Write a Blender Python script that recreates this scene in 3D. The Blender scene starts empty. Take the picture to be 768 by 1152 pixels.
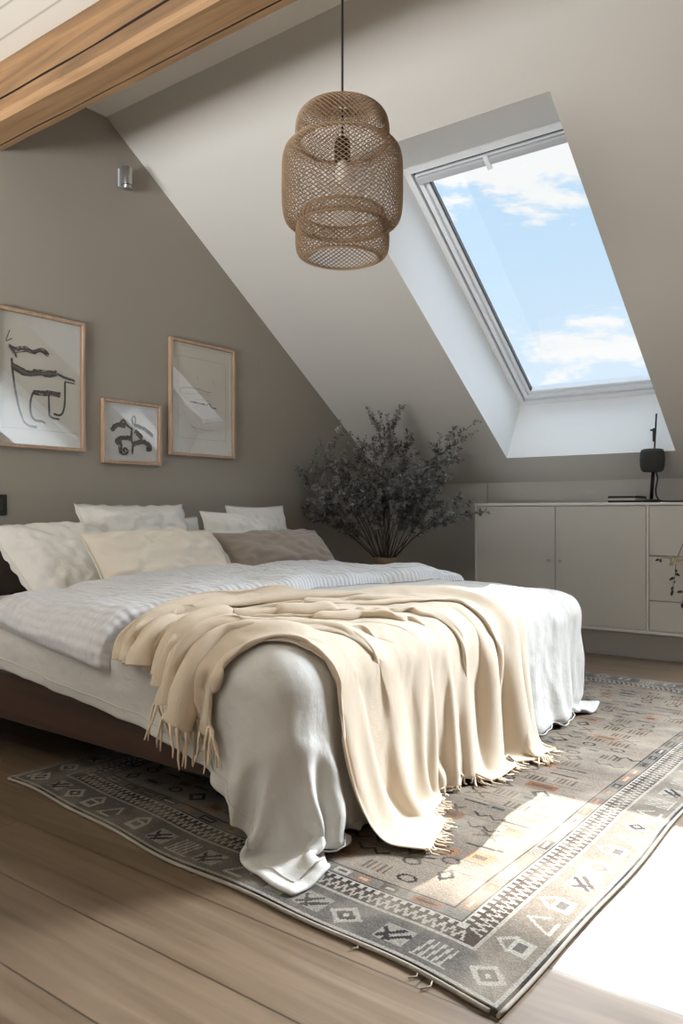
import bpy, bmesh, math, random
import numpy as np
from mathutils import Vector, Matrix, Euler, noise as mnoise
from mathutils.bvhtree import BVHTree

random.seed(7)
rng = np.random.default_rng(11)
scene = bpy.context.scene
COL = scene.collection
PI = math.pi

# --------------------------------------------------------------------------
# object helpers
# --------------------------------------------------------------------------
def tag(o, label=None, cat=None, group=None, kind=None):
    if label: o['label'] = label
    if cat: o['category'] = cat
    if group: o['group'] = group
    if kind: o['kind'] = kind
    return o

def link(o, parent=None):
    COL.objects.link(o)
    if parent is not None:
        o.parent = parent
    return o

def thing(name, label, cat, loc=(0, 0, 0), group=None):
    o = bpy.data.objects.new(name, None)
    o.empty_display_size = 0.1
    o.location = loc
    link(o)
    return tag(o, label, cat, group)

def obj_from_bm(name, bm, mats, parent=None, smooth=False, recalc=True):
    if recalc:
        bmesh.ops.recalc_face_normals(bm, faces=bm.faces[:])
    me = bpy.data.meshes.new(name)
    bm.to_mesh(me); bm.free()
    for m in (mats if isinstance(mats, (list, tuple)) else [mats]):
        me.materials.append(m)
    if smooth:
        me.polygons.foreach_set('use_smooth', [True] * len(me.polygons))
    o = bpy.data.objects.new(name, me)
    link(o, parent)
    if parent is not None:                      # geometry is written in world space
        p = parent; off = Vector((0, 0, 0))
        while p is not None:
            off += p.location; p = p.parent
        me.transform(Matrix.Translation(-off))
    return o

def obj_from_data(name, V, F, mats, parent=None, smooth=True, uv=None, matidx=None):
    me = bpy.data.meshes.new(name)
    V = np.asarray(V, dtype=np.float64)
    me.from_pydata([tuple(v) for v in V], [], [tuple(f) for f in F])
    for m in (mats if isinstance(mats, (list, tuple)) else [mats]):
        me.materials.append(m)
    if matidx is not None:
        me.polygons.foreach_set('material_index', np.asarray(matidx, dtype=np.int32))
    if smooth:
        me.polygons.foreach_set('use_smooth', [True] * len(me.polygons))
    if uv is not None:
        lay = me.uv_layers.new(name='UVMap')
        li = np.zeros(len(me.loops), dtype=np.int32)
        me.loops.foreach_get('vertex_index', li)
        lay.data.foreach_set('uv', np.asarray(uv, dtype=np.float32)[li].ravel())
    me.update()
    o = bpy.data.objects.new(name, me)
    link(o, parent)
    if parent is not None:
        p = parent; off = Vector((0, 0, 0))
        while p is not None:
            off += p.location; p = p.parent
        me.transform(Matrix.Translation(-off))
    return o

def box(bm, x0, x1, y0, y1, z0, z1, bevel=0.0, seg=2, M=None, mi=0):
    vs = [bm.verts.new((x, y, z)) for x in (x0, x1) for y in (y0, y1) for z in (z0, z1)]
    idx = [(0, 1, 3, 2), (4, 6, 7, 5), (0, 4, 5, 1), (2, 3, 7, 6), (0, 2, 6, 4), (1, 5, 7, 3)]
    fs = [bm.faces.new([vs[i] for i in f]) for f in idx]
    for f in fs: f.material_index = mi
    if bevel > 0:
        es = list({e for f in fs for e in f.edges})
        r = bmesh.ops.bevel(bm, geom=es, offset=bevel, segments=seg, affect='EDGES', profile=0.5)
        vs = list({v for f in r['faces'] for v in f.verts} | {v for v in vs if v.is_valid})
        for f in r['faces']: f.material_index = mi
    if M is not None:
        bmesh.ops.transform(bm, matrix=M, verts=[v for v in vs if v.is_valid])
    return bm

def box_obj(name, dims, mat, parent=None, bevel=0.004, M=None):
    bm = bmesh.new()
    box(bm, *dims, bevel=bevel, M=M)
    return obj_from_bm(name, bm, mat, parent)

def tube(bm, pts, r, seg=8, cap=True, mi=0):
    """a round bar through pts; r is a number or one radius per point"""
    pts = [Vector(p) for p in pts]
    n = len(pts)
    rr = [r] * n if isinstance(r, (int, float)) else list(r)
    rings = []
    up = Vector((0.13, 0.31, 0.94))
    for i, p in enumerate(pts):
        d = (pts[min(i + 1, n - 1)] - pts[max(i - 1, 0)])
        if d.length < 1e-9: d = Vector((0, 0, 1))
        d.normalize()
        a = d.cross(up)
        if a.length < 1e-3: a = d.cross(Vector((1, 0, 0)))
        a.normalize(); b = d.cross(a).normalized()
        up = b.cross(d) if False else up
        rings.append([bm.verts.new(p + (a * math.cos(t) + b * math.sin(t)) * rr[i])
                      for t in [2 * PI * k / seg for k in range(seg)]])
    for i in range(n - 1):
        for k in range(seg):
            f = bm.faces.new((rings[i][k], rings[i][(k + 1) % seg], rings[i + 1][(k + 1) % seg], rings[i + 1][k]))
            f.smooth = True; f.material_index = mi
    if cap:
        for rg in (rings[0], rings[-1]):
            try: bm.faces.new(rg).material_index = mi
            except ValueError: pass
    return bm

def lathe(bm, prof, cx, cy, seg=32, mi=0, close=False):
    rings = []
    for r, z in prof:
        rings.append([bm.verts.new((cx + r * math.cos(2 * PI * k / seg), cy + r * math.sin(2 * PI * k / seg), z))
                      for k in range(seg)])
    for i in range(len(prof) - 1):
        for k in range(seg):
            f = bm.faces.new((rings[i][k], rings[i][(k + 1) % seg], rings[i + 1][(k + 1) % seg], rings[i + 1][k]))
            f.smooth = True; f.material_index = mi
    if close:
        bm.faces.new(rings[0]).material_index = mi
        bm.faces.new(rings[-1]).material_index = mi
    return bm

# --------------------------------------------------------------------------
# materials
# --------------------------------------------------------------------------
def srgb(r, g, b):
    f = lambda c: (c / 255 / 12.92) if c / 255 <= 0.04045 else ((c / 255 + 0.055) / 1.055) ** 2.4
    return (f(r), f(g), f(b), 1.0)

def new_mat(name):
    m = bpy.data.materials.new(name); m.use_nodes = True
    nt = m.node_tree
    return m, nt, nt.nodes['Principled BSDF']

def N(nt, typ, **kw):
    n = nt.nodes.new(typ)
    for k, v in kw.items():
        if k in n.inputs.keys() if isinstance(k, str) else False: n.inputs[k].default_value = v
        else: setattr(n, k, v)
    return n

def mat_plain(name, col, rough=0.6, var=0.06, scale=6.0, bump=0.0, bscale=60.0, metal=0.0, coords='Object',
              stretch=(1, 1, 1), sheen=0.0, spec=None):
    m, nt, p = new_mat(name)
    L = nt.links.new
    tc = nt.nodes.new('ShaderNodeTexCoord'); mp = nt.nodes.new('ShaderNodeMapping')
    mp.inputs['Scale'].default_value = stretch
    L(tc.outputs[coords], mp.inputs['Vector'])
    ns = nt.nodes.new('ShaderNodeTexNoise'); ns.inputs['Scale'].default_value = scale; ns.inputs['Detail'].default_value = 4
    L(mp.outputs[0], ns.inputs['Vector'])
    mx = nt.nodes.new('ShaderNodeMix'); mx.data_type = 'RGBA'
    c = Vector(col[:3])
    mx.inputs[6].default_value = (*(c * (1 - var)), 1); mx.inputs[7].default_value = (*[min(1, q * (1 + var)) for q in c], 1)
    L(ns.outputs['Fac'], mx.inputs[0]); L(mx.outputs[2], p.inputs['Base Color'])
    p.inputs['Roughness'].default_value = rough; p.inputs['Metallic'].default_value = metal
    if sheen: p.inputs['Sheen Weight'].default_value = sheen; p.inputs['Sheen Roughness'].default_value = 0.5
    if spec is not None: p.inputs['Specular IOR Level'].default_value = spec
    if bump:
        nb = nt.nodes.new('ShaderNodeTexNoise'); nb.inputs['Scale'].default_value = bscale; nb.inputs['Detail'].default_value = 3
        L(mp.outputs[0], nb.inputs['Vector'])
        b = nt.nodes.new('ShaderNodeBump'); b.inputs['Strength'].default_value = bump; b.inputs['Distance'].default_value = 0.01
        L(nb.outputs['Fac'], b.inputs['Height']); L(b.outputs[0], p.inputs['Normal'])
    return m

def mat_fabric(name, col, weave=900.0, wstr=0.25, crease=0.35, cscale=9.0, var=0.05, uv=True, sheen=0.15, waffle=0.0, waffle_scale=60, trans=0.0):
    """cloth: weave from two crossed waves, soft creases, a little colour drift"""
    m, nt, p = new_mat(name)
    L = nt.links.new
    tc = nt.nodes.new('ShaderNodeTexCoord')
    src = tc.outputs['UV'] if uv else tc.outputs['Object']
    ns = nt.nodes.new('ShaderNodeTexNoise'); ns.inputs['Scale'].default_value = cscale; ns.inputs['Detail'].default_value = 5
    ns.inputs['Distortion'].default_value = 0.0
    L(src, ns.inputs['Vector'])
    mx = nt.nodes.new('ShaderNodeMix'); mx.data_type = 'RGBA'
    c = Vector(col[:3])
    mx.inputs[6].default_value = (*(c * (1 - var)), 1); mx.inputs[7].default_value = (*[min(1, q * (1 + var)) for q in c], 1)
    L(ns.outputs['Fac'], mx.inputs[0]); L(mx.outputs[2], p.inputs['Base Color'])
    p.inputs['Roughness'].default_value = 0.92
    p.inputs['Specular IOR Level'].default_value = 0.15
    p.inputs['Sheen Weight'].default_value = sheen
    b1 = nt.nodes.new('ShaderNodeBump'); b1.inputs['Strength'].default_value = crease; b1.inputs['Distance'].default_value = 0.02
    L(ns.outputs['Fac'], b1.inputs['Height'])
    last = b1
    def waves(scale, strength, dist, prev):
        hs = []
        for ax in ('X', 'Y'):
            w = nt.nodes.new('ShaderNodeTexWave'); w.bands_direction = ax
            w.inputs['Scale'].default_value = scale; w.inputs['Distortion'].default_value = 1.2
            w.inputs['Detail'].default_value = 1
            L(src, w.inputs['Vector']); hs.append(w)
        ad = nt.nodes.new('ShaderNodeMath'); ad.operation = 'ADD'
        L(hs[0].outputs['Fac'], ad.inputs[0]); L(hs[1].outputs['Fac'], ad.inputs[1])
        b = nt.nodes.new('ShaderNodeBump'); b.inputs['Strength'].default_value = strength; b.inputs['Distance'].default_value = dist
        L(ad.outputs[0], b.inputs['Height']); L(prev.outputs[0], b.inputs['Normal'])
        return b
    if wstr: last = waves(weave / 6.0, wstr, 0.002, last)
    if waffle: last = waves(waffle_scale, waffle, 0.006, last)
    L(last.outputs[0], p.inputs['Normal'])
    if trans:
        out = nt.nodes['Material Output']
        tr = nt.nodes.new('ShaderNodeBsdfTranslucent'); tr.inputs['Color'].default_value = col
        ms = nt.nodes.new('ShaderNodeMixShader'); ms.inputs[0].default_value = trans
        L(p.outputs[0], ms.inputs[1]); L(tr.outputs[0], ms.inputs[2]); L(ms.outputs[0], out.inputs['Surface'])
    return m

def mat_wood(name, c0, c1, axis='X', scale=3.0, rough=0.55, knots=True, bump=0.12):
    m, nt, p = new_mat(name); L = nt.links.new
    tc = nt.nodes.new('ShaderNodeTexCoord'); mp = nt.nodes.new('ShaderNodeMapping')
    s = {'X': (0.35, 6, 6), 'Y': (6, 0.35, 6), 'Z': (6, 6, 0.35)}[axis]
    mp.inputs['Scale'].default_value = s
    L(tc.outputs['Object'], mp.inputs['Vector'])
    n1 = nt.nodes.new('ShaderNodeTexNoise'); n1.inputs['Scale'].default_value = scale; n1.inputs['Detail'].default_value = 7
    n1.inputs['Distortion'].default_value = 1.4; n1.inputs['Roughness'].default_value = 0.6
    L(mp.outputs[0], n1.inputs['Vector'])
    cr = nt.nodes.new('ShaderNodeValToRGB')
    cr.color_ramp.elements[0].position = 0.3; cr.color_ramp.elements[0].color = c0
    cr.color_ramp.elements[1].position = 0.68; cr.color_ramp.elements[1].color = c1
    L(n1.outputs['Fac'], cr.inputs['Fac'])
    colr = cr.outputs['Color']
    if knots:
        mp2 = nt.nodes.new('ShaderNodeMapping')
        s2 = {'X': (1.6, 7, 7), 'Y': (7, 1.6, 7), 'Z': (7, 7, 1.6)}[axis]
        mp2.inputs['Scale'].default_value = s2
        L(tc.outputs['Object'], mp2.inputs['Vector'])
        vo = nt.nodes.new('ShaderNodeTexVoronoi'); vo.inputs['Scale'].default_value = 1.0
        L(mp2.outputs[0], vo.inputs['Vector'])
        k = nt.nodes.new('ShaderNodeValToRGB')
        k.color_ramp.elements[0].position = 0.03; k.color_ramp.elements[0].color = (0.25, 0.2, 0.16, 1)
        k.color_ramp.elements[1].position = 0.16; k.color_ramp.elements[1].color = (1, 1, 1, 1)
        L(vo.outputs['Distance'], k.inputs['Fac'])
        mu = nt.nodes.new('ShaderNodeMix'); mu.data_type = 'RGBA'; mu.blend_type = 'MULTIPLY'; mu.inputs[0].default_value = 0.8
        L(colr, mu.inputs[6]); L(k.outputs['Color'], mu.inputs[7]); colr = mu.outputs[2]
    L(colr, p.inputs['Base Color']); p.inputs['Roughness'].default_value = rough
    b = nt.nodes.new('ShaderNodeBump'); b.inputs['Strength'].default_value = bump; b.inputs['Distance'].default_value = 0.01
    L(n1.outputs['Fac'], b.inputs['Height']); L(b.outputs[0], p.inputs['Normal'])
    return m

def mat_floor():
    """oiled pale oak boards running along X, thin dark seams, staggered ends"""
    m, nt, p = new_mat('oak floor boards'); L = nt.links.new
    tc = nt.nodes.new('ShaderNodeTexCoord')
    br = nt.nodes.new('ShaderNodeTexBrick')
    br.offset = 0.37; br.inputs['Scale'].default_value = 1.0
    br.inputs['Brick Width'].default_value = 1.9; br.inputs['Row Height'].default_value = 0.19
    br.inputs['Mortar Size'].default_value = 0.0022; br.inputs['Mortar Smooth'].default_value = 0.2
    br.inputs['Color1'].default_value = (0.40, 0.40, 0.40, 1); br.inputs['Color2'].default_value = (0.62, 0.62, 0.62, 1)
    br.inputs['Mortar'].default_value = (0, 0, 0, 1)
    L(tc.outputs['Object'], br.inputs['Vector'])
    mp = nt.nodes.new('ShaderNodeMapping'); mp.inputs['Scale'].default_value = (0.5, 9, 1)
    L(tc.outputs['Object'], mp.inputs['Vector'])
    va = nt.nodes.new('ShaderNodeVectorMath'); va.operation = 'MULTIPLY_ADD'
    va.inputs[1].default_value = (7, 7, 7)
    L(br.outputs['Color'], va.inputs[0]); L(mp.outputs[0], va.inputs[2])
    n1 = nt.nodes.new('ShaderNodeTexNoise'); n1.inputs['Scale'].default_value = 2.6; n1.inputs['Detail'].default_value = 8
    n1.inputs['Distortion'].default_value = 1.0
    L(va.outputs[0], n1.inputs['Vector'])
    cr = nt.nodes.new('ShaderNodeValToRGB')
    cr.color_ramp.elements[0].position = 0.28; cr.color_ramp.elements[0].color = srgb(82, 65, 49)
    cr.color_ramp.elements[1].position = 0.75; cr.color_ramp.elements[1].color = srgb(119, 101, 82)
    L(n1.outputs['Fac'], cr.inputs['Fac'])
    mu = nt.nodes.new('ShaderNodeMix'); mu.data_type = 'RGBA'; mu.blend_type = 'SOFT_LIGHT'; mu.inputs[0].default_value = 0.5
    L(cr.outputs['Color'], mu.inputs[6]); L(br.outputs['Color'], mu.inputs[7])
    # a few knots
    mp2 = nt.nodes.new('ShaderNodeMapping'); mp2.inputs['Scale'].default_value = (1.7, 3.6, 1)
    L(tc.outputs['Object'], mp2.inputs['Vector'])
    vo = nt.nodes.new('ShaderNodeTexVoronoi'); vo.inputs['Scale'].default_value = 1.0; L(mp2.outputs[0], vo.inputs['Vector'])
    k = nt.nodes.new('ShaderNodeValToRGB')
    k.color_ramp.elements[0].position = 0.015; k.color_ramp.elements[0].color = (0.35, 0.29, 0.24, 1)
    k.color_ramp.elements[1].position = 0.05; k.color_ramp.elements[1].color = (1, 1, 1, 1)
    L(vo.outputs['Distance'], k.inputs['Fac'])
    mk = nt.nodes.new('ShaderNodeMix'); mk.data_type = 'RGBA'; mk.blend_type = 'MULTIPLY'; mk.inputs[0].default_value = 0.8
    L(mu.outputs[2], mk.inputs[6]); L(k.outputs['Color'], mk.inputs[7])
    ms = nt.nodes.new('ShaderNodeMix'); ms.data_type = 'RGBA'; ms.inputs[7].default_value = srgb(62, 49, 38)
    L(br.outputs['Fac'], ms.inputs[0]); L(mk.outputs[2], ms.inputs[6])
    L(ms.outputs[2], p.inputs['Base Color'])
    p.inputs['Roughness'].default_value = 0.30; p.inputs['Specular IOR Level'].default_value = 0.8
    b = nt.nodes.new('ShaderNodeBump'); b.inputs['Strength'].default_value = 0.08; b.inputs['Distance'].default_value = 0.01
    L(n1.outputs['Fac'], b.inputs['Height']); L(b.outputs[0], p.inputs['Normal'])
    return m

def mat_boards(name, col):
    """painted ceiling boards: fine dark grooves every 10 cm along X"""
    m, nt, p = new_mat(name); L = nt.links.new
    tc = nt.nodes.new('ShaderNodeTexCoord'); sp = nt.nodes.new('ShaderNodeSeparateXYZ'); L(tc.outputs['Object'], sp.inputs[0])
    mo = nt.nodes.new('ShaderNodeMath'); mo.operation = 'PINGPONG'; mo.inputs[1].default_value = 0.05; L(sp.outputs['Y'], mo.inputs[0])
    cr = nt.nodes.new('ShaderNodeValToRGB')
    cr.color_ramp.elements[0].position = 0.0; cr.color_ramp.elements[0].color = (col[0] * .55, col[1] * .55, col[2] * .55, 1)
    cr.color_ramp.elements[1].position = 0.006; cr.color_ramp.elements[1].color = col
    L(mo.outputs[0], cr.inputs['Fac']); L(cr.outputs['Color'], p.inputs['Base Color'])
    p.inputs['Roughness'].default_value = 0.6
    return m

def mat_glass(name, tint=(0.97, 0.985, 1.0), refl=0.06):
    m, nt, p = new_mat(name); L = nt.links.new
    nt.nodes.remove(p); out = nt.nodes['Material Output']
    tr = nt.nodes.new('ShaderNodeBsdfTransparent'); tr.inputs['Color'].default_value = (*tint, 1)
    gl = nt.nodes.new('ShaderNodeBsdfGlossy'); gl.inputs['Roughness'].default_value = 0.02
    lw = nt.nodes.new('ShaderNodeLayerWeight'); lw.inputs['Blend'].default_value = 0.5
    pw = nt.nodes.new('ShaderNodeMath'); pw.operation = 'POWER'; pw.inputs[1].default_value = 5.0
    ml = nt.nodes.new('ShaderNodeMath'); ml.operation = 'MULTIPLY_ADD'; ml.inputs[1].default_value = 1 - refl; ml.inputs[2].default_value = refl
    ml.use_clamp = True
    L(lw.outputs['Facing'], pw.inputs[0]); L(pw.outputs[0], ml.inputs[0])
    mx = nt.nodes.new('ShaderNodeMixShader')
    L(ml.outputs[0], mx.inputs[0]); L(tr.outputs[0], mx.inputs[1]); L(gl.outputs[0], mx.inputs[2]); L(mx.outputs[0], out.inputs['Surface'])
    return m

def mat_leaf(name, c0, c1):
    m, nt, p = new_mat(name); L = nt.links.new
    tc = nt.nodes.new('ShaderNodeTexCoord')
    ns = nt.nodes.new('ShaderNodeTexNoise'); ns.inputs['Scale'].default_value = 22; L(tc.outputs['Object'], ns.inputs['Vector'])
    cr = nt.nodes.new('ShaderNodeValToRGB')
    cr.color_ramp.elements[0].position = 0.35; cr.color_ramp.elements[0].color = c0
    cr.color_ramp.elements[1].position = 0.65; cr.color_ramp.elements[1].color = c1
    L(ns.outputs['Fac'], cr.inputs['Fac']); L(cr.outputs['Color'], p.inputs['Base Color'])
    p.inputs['Roughness'].default_value = 0.75
    return m

def mat_vcol(name, rough=0.95):
    """knotted rug wool: colours carried per face, broken up by pile noise and wear"""
    m, nt, p = new_mat(name); L = nt.links.new
    at = nt.nodes.new('ShaderNodeVertexColor'); at.layer_name = 'Col'
    tc = nt.nodes.new('ShaderNodeTexCoord')
    n1 = nt.nodes.new('ShaderNodeTexNoise'); n1.inputs['Scale'].default_value = 260; n1.inputs['Detail'].default_value = 2
    n2 = nt.nodes.new('ShaderNodeTexNoise'); n2.inputs['Scale'].default_value = 7; n2.inputs['Detail'].default_value = 5
    for n in (n1, n2): L(tc.outputs['Object'], n.inputs['Vector'])
    r1 = nt.nodes.new('ShaderNodeMapRange'); r1.inputs[1].default_value = 0.3; r1.inputs[2].default_value = 0.7
    r1.inputs[3].default_value = 0.72; r1.inputs[4].default_value = 1.22; L(n1.outputs['Fac'], r1.inputs[0])
    mu = nt.nodes.new('ShaderNodeVectorMath'); mu.operation = 'SCALE'; L(at.outputs['Color'], mu.inputs[0]); L(r1.outputs[0], mu.inputs['Scale'])
    r2 = nt.nodes.new('ShaderNodeMapRange'); r2.inputs[1].default_value = 0.45; r2.inputs[2].default_value = 0.75
    r2.inputs[3].default_value = 0.0; r2.inputs[4].default_value = 0.45; L(n2.outputs['Fac'], r2.inputs[0])
    mx = nt.nodes.new('ShaderNodeMix'); mx.data_type = 'RGBA'; mx.inputs[7].default_value = srgb(150, 139, 124)
    L(r2.outputs[0], mx.inputs[0]); L(mu.outputs[0], mx.inputs[6]); L(mx.outputs[2], p.inputs['Base Color'])
    p.inputs['Roughness'].default_value = rough; p.inputs['Specular IOR Level'].default_value = 0.1
    b = nt.nodes.new('ShaderNodeBump'); b.inputs['Strength'].default_value = 0.5; b.inputs['Distance'].default_value = 0.004
    L(n1.outputs['Fac'], b.inputs['Height']); L(b.outputs[0], p.inputs['Normal'])
    return m

M_GABLE = mat_plain('taupe wall paint', srgb(150, 143, 133), 0.85, 0.03, 2.5, 0.05, 180)
M_SLOPE = mat_plain('warm white plaster', srgb(197, 194, 188), 0.85, 0.02, 2.0, 0.04, 160)
M_WHITE = mat_plain('white ceiling paint', srgb(232, 229, 222), 0.8, 0.02, 2.0)
M_REVEAL = mat_plain('white reveal paint', srgb(240, 240, 238), 0.75, 0.01, 2.0)
M_BOARDS = mat_boards('white ceiling boards', srgb(226, 222, 212))
M_FLOOR = mat_floor()
M_BEAM = mat_wood('old pine beam', srgb(88, 64, 42), srgb(142, 108, 72), 'X', 2.2, 0.6, True, 0.3)
M_BEAMLIT = mat_wood('lit pine beam underside', srgb(124, 93, 62), srgb(158, 126, 90), 'X', 2.2, 0.6, True, 0.2)  # same pine made lighter: light on the beam underside put into the colour
M_CRACK = mat_plain('dark timber crack', srgb(38, 26, 16), 0.9, 0.2)
M_FRAMEW = mat_plain('white window lacquer', srgb(225, 227, 230), 0.35, 0.01)
M_FRAMEG = mat_plain('grey window metal', srgb(186, 188, 192), 0.35, 0.02, metal=0.2)
M_GASKET = mat_plain('black rubber gasket', srgb(62, 63, 66), 0.6, 0.05)
M_GLASS = mat_glass('window glass', (0.97, 0.985, 1.0), 0.04)
M_PICGLASS = mat_glass('picture glass', (0.98, 0.98, 0.98), 0.10)
M_WALNUT = mat_wood('dark walnut', srgb(38, 25, 18), srgb(66, 44, 31), 'X', 3.0, 0.45, False, 0.08)
M_HEADB = mat_plain('dark brown upholstery', srgb(52, 42, 36), 0.85, 0.1, 20, 0.2, 300)
M_LEG = mat_plain('black metal', srgb(26, 25, 25), 0.45, 0.05, metal=0.4)
M_SHEET = mat_fabric('white cotton sheet', srgb(222, 219, 214), uv=False, weave=2600, wstr=0.08, crease=0.3, cscale=10)
M_DUVET = mat_fabric('white crinkled linen duvet', srgb(199, 195, 188), wstr=0.25, weave=1100, crease=0.38, cscale=17)
M_QUILT = mat_fabric('grey white waffle cotton', srgb(206, 205, 205), wstr=0.0, crease=0.5, cscale=9, waffle=0.5, waffle_scale=15)
M_THROW = mat_fabric('cream wool throw', srgb(224, 206, 182), wstr=0.35, weave=1100, crease=0.25, cscale=9, sheen=0.3, trans=0.12)
M_FRINGE = mat_fabric('cream wool fringe', srgb(220, 201, 176), uv=False, wstr=0, crease=0.1, sheen=0.3)
M_PILW = mat_fabric('white linen pillow', srgb(226, 223, 217), uv=False, weave=2600, wstr=0.1, crease=0.5, cscale=13)
M_PILC = mat_fabric('cream linen cushion', srgb(220, 211, 196), uv=False, weave=2200, wstr=0.16, crease=0.5, cscale=14)
M_PILT = mat_fabric('taupe cushion', srgb(150, 138, 127), uv=False, weave=2200, wstr=0.14, crease=0.4, cscale=10)
M_OAKF = mat_wood('pale oak picture moulding', srgb(150, 122, 100), srgb(186, 158, 134), 'Z', 6, 0.5, False, 0.05)
M_MAT = mat_plain('cream picture mat', srgb(238, 231, 219), 0.9, 0.02)
M_PAPER = mat_plain('off white print paper', srgb(232, 228, 218), 0.9, 0.03)
M_PAPERW = mat_plain('cool white print paper', srgb(236, 236, 236), 0.9, 0.02)
M_INK = mat_plain('black brush ink', srgb(33, 31, 30), 0.8, 0.3, 60)
M_INKG = mat_plain('grey brush ink', srgb(94, 92, 92), 0.8, 0.35, 90)
M_LINE = mat_plain('faint pencil line', srgb(176, 168, 155), 0.9, 0.1)
M_RATTAN = mat_plain('natural bamboo weave', srgb(146, 120, 94), 0.6, 0.22, 25, 0.1, 120)
M_BLACK = mat_plain('black textile cord', srgb(24, 23, 22), 0.6, 0.1)
M_STEEL = mat_plain('brushed steel', srgb(178, 176, 172), 0.3, 0.05, metal=0.9)
M_SIDEB = mat_plain('greige cabinet lacquer', srgb(206, 203, 197), 0.5, 0.015, 2)
M_SIDEBE = mat_plain('white cabinet edge', srgb(222, 219, 213), 0.5, 0.01, 2)
M_PLINTH = mat_plain('grey plinth', srgb(158, 154, 149), 0.6, 0.02)
M_LAMPS = mat_plain('charcoal lamp shade', srgb(52, 51, 49), 0.8, 0.1, 60, 0.15, 300)
M_BULB = mat_plain('frosted bulb glass', srgb(238, 232, 220), 0.3, 0.01)
M_LEAFD = mat_leaf('dried eucalyptus leaf', srgb(60, 61, 60), srgb(136, 136, 132))
M_STEMD = mat_plain('dry brown stem', srgb(64, 55, 48), 0.8, 0.2)
M_VASE = mat_plain('tan stoneware', srgb(150, 126, 98), 0.7, 0.12, 14, 0.15, 90)
M_LEAFG = mat_leaf('trailing plant leaf', srgb(36, 38, 30), srgb(66, 66, 50))
M_BUD = mat_plain('pale dry petal', srgb(190, 180, 152), 0.8, 0.15, 30)
M_POT = mat_plain('white ceramic pot', srgb(214, 210, 203), 0.35, 0.02)
M_SOIL = mat_plain('dark potting soil', srgb(48, 38, 30), 0.95, 0.3, 60, 0.5, 120)
M_BOOKC = mat_plain('black book cloth', srgb(30, 29, 28), 0.7, 0.1)
M_PAGES = mat_plain('book pages', srgb(206, 203, 196), 0.9, 0.06, 200, stretch=(1, 1, 30))
M_RUG = mat_vcol('rug wool')
M_RUGEDGE = mat_plain('rug binding', srgb(138, 128, 114), 0.95, 0.12, 40, 0.2, 200)

# --------------------------------------------------------------------------
# camera (level, 0.80 m above the floor)
# --------------------------------------------------------------------------
F_PX, H_CAM = 891.0, 0.80
YAW = math.atan2(670.0, F_PX)
cam_d = bpy.data.cameras.new('camera'); cam = bpy.data.objects.new('camera', cam_d); link(cam)
cam_d.sensor_fit = 'VERTICAL'; cam_d.sensor_height = 36.0; cam_d.lens = F_PX / 1152 * 36.0
cam_d.clip_start = 0.02; cam_d.clip_end = 500
cam.location = (0, 0, H_CAM); cam.rotation_euler = (PI / 2, 0, YAW)
scene.camera = cam

# --------------------------------------------------------------------------
# room shell
# --------------------------------------------------------------------------
XG, XR = -3.20, 2.30           # gable wall, opposite wall
YF, YK = -2.60, 4.83           # wall behind the camera, knee wall
ZK, TAN = 0.994, 0.695         # knee wall height, roof slope
slope_z = lambda y: ZK + (YK - y) * TAN
Y_TOP, Z_TOP = 2.37, slope_z(2.37)     # slope meets the flat strip of ceiling
Z_BOARD = 2.565

def quad_obj(name, quads, mat, kind='structure', label=None):
    bm = bmesh.new()
    for q in quads:
        bm.faces.new([bm.verts.new(p) for p in q])
    bmesh.ops.remove_doubles(bm, verts=bm.verts[:], dist=1e-5)
    o = obj_from_bm(name, bm, mat, recalc=False)
    tag(o, label, None, None, kind)
    return o

bm = bmesh.new(); box(bm, XG - .2, XR + .2, YF - .2, YK + .2, -.12, 0)
tag(obj_from_bm('floor', bm, M_FLOOR), 'pale oak plank floor', kind='structure')

# gable wall behind the bed (a thick slab following the roof line)
def slab_x(name, x0, x1, outline, mat, label):
    bm = bmesh.new()
    a = [bm.verts.new((x0, y, z)) for y, z in outline]; b = [bm.verts.new((x1, y, z)) for y, z in outline]
    bm.faces.new(a); bm.faces.new(b)
    n = len(outline)
    for i in range(n): bm.faces.new((a[i], a[(i + 1) % n], b[(i + 1) % n], b[i]))
    return tag(obj_from_bm(name, bm, mat), label, kind='structure')

outline = [(YF, 0), (YK + .02, 0), (YK + .02, ZK), (Y_TOP, Z_TOP + .02), (1.77, Z_TOP + .02), (1.77, 2.62), (YF, 2.62)]
slab_x('wall_left', XG - .15, XG, outline, M_GABLE, 'taupe painted gable wall behind the bed')
slab_x('wall_right', XR, XR + .15, outline, M_SLOPE, 'plain wall opposite the gable')
bm = bmesh.new(); box(bm, XG, XR, YK, YK + .12, 0, ZK + .08)
tag(obj_from_bm('wall_back', bm, M_SLOPE), 'low knee wall behind the sideboard', kind='structure')

# opposite long wall, with an opening added behind the viewer for fill light
WX0, WX1, WZ0, WZ1 = -3.0, -0.6, 0.12, 2.2
bm = bmesh.new()
box(bm, XG, WX0, YF - .15, YF, 0, 2.62); box(bm, WX1, XR, YF - .15, YF, 0, 2.62)
box(bm, WX0, WX1, YF - .15, YF, 0, WZ0); box(bm, WX0, WX1, YF - .15, YF, WZ1, 2.62)
tag(obj_from_bm('wall_front', bm, M_SLOPE), 'wall behind the viewer with an added window for fill light', kind='structure')

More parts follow.
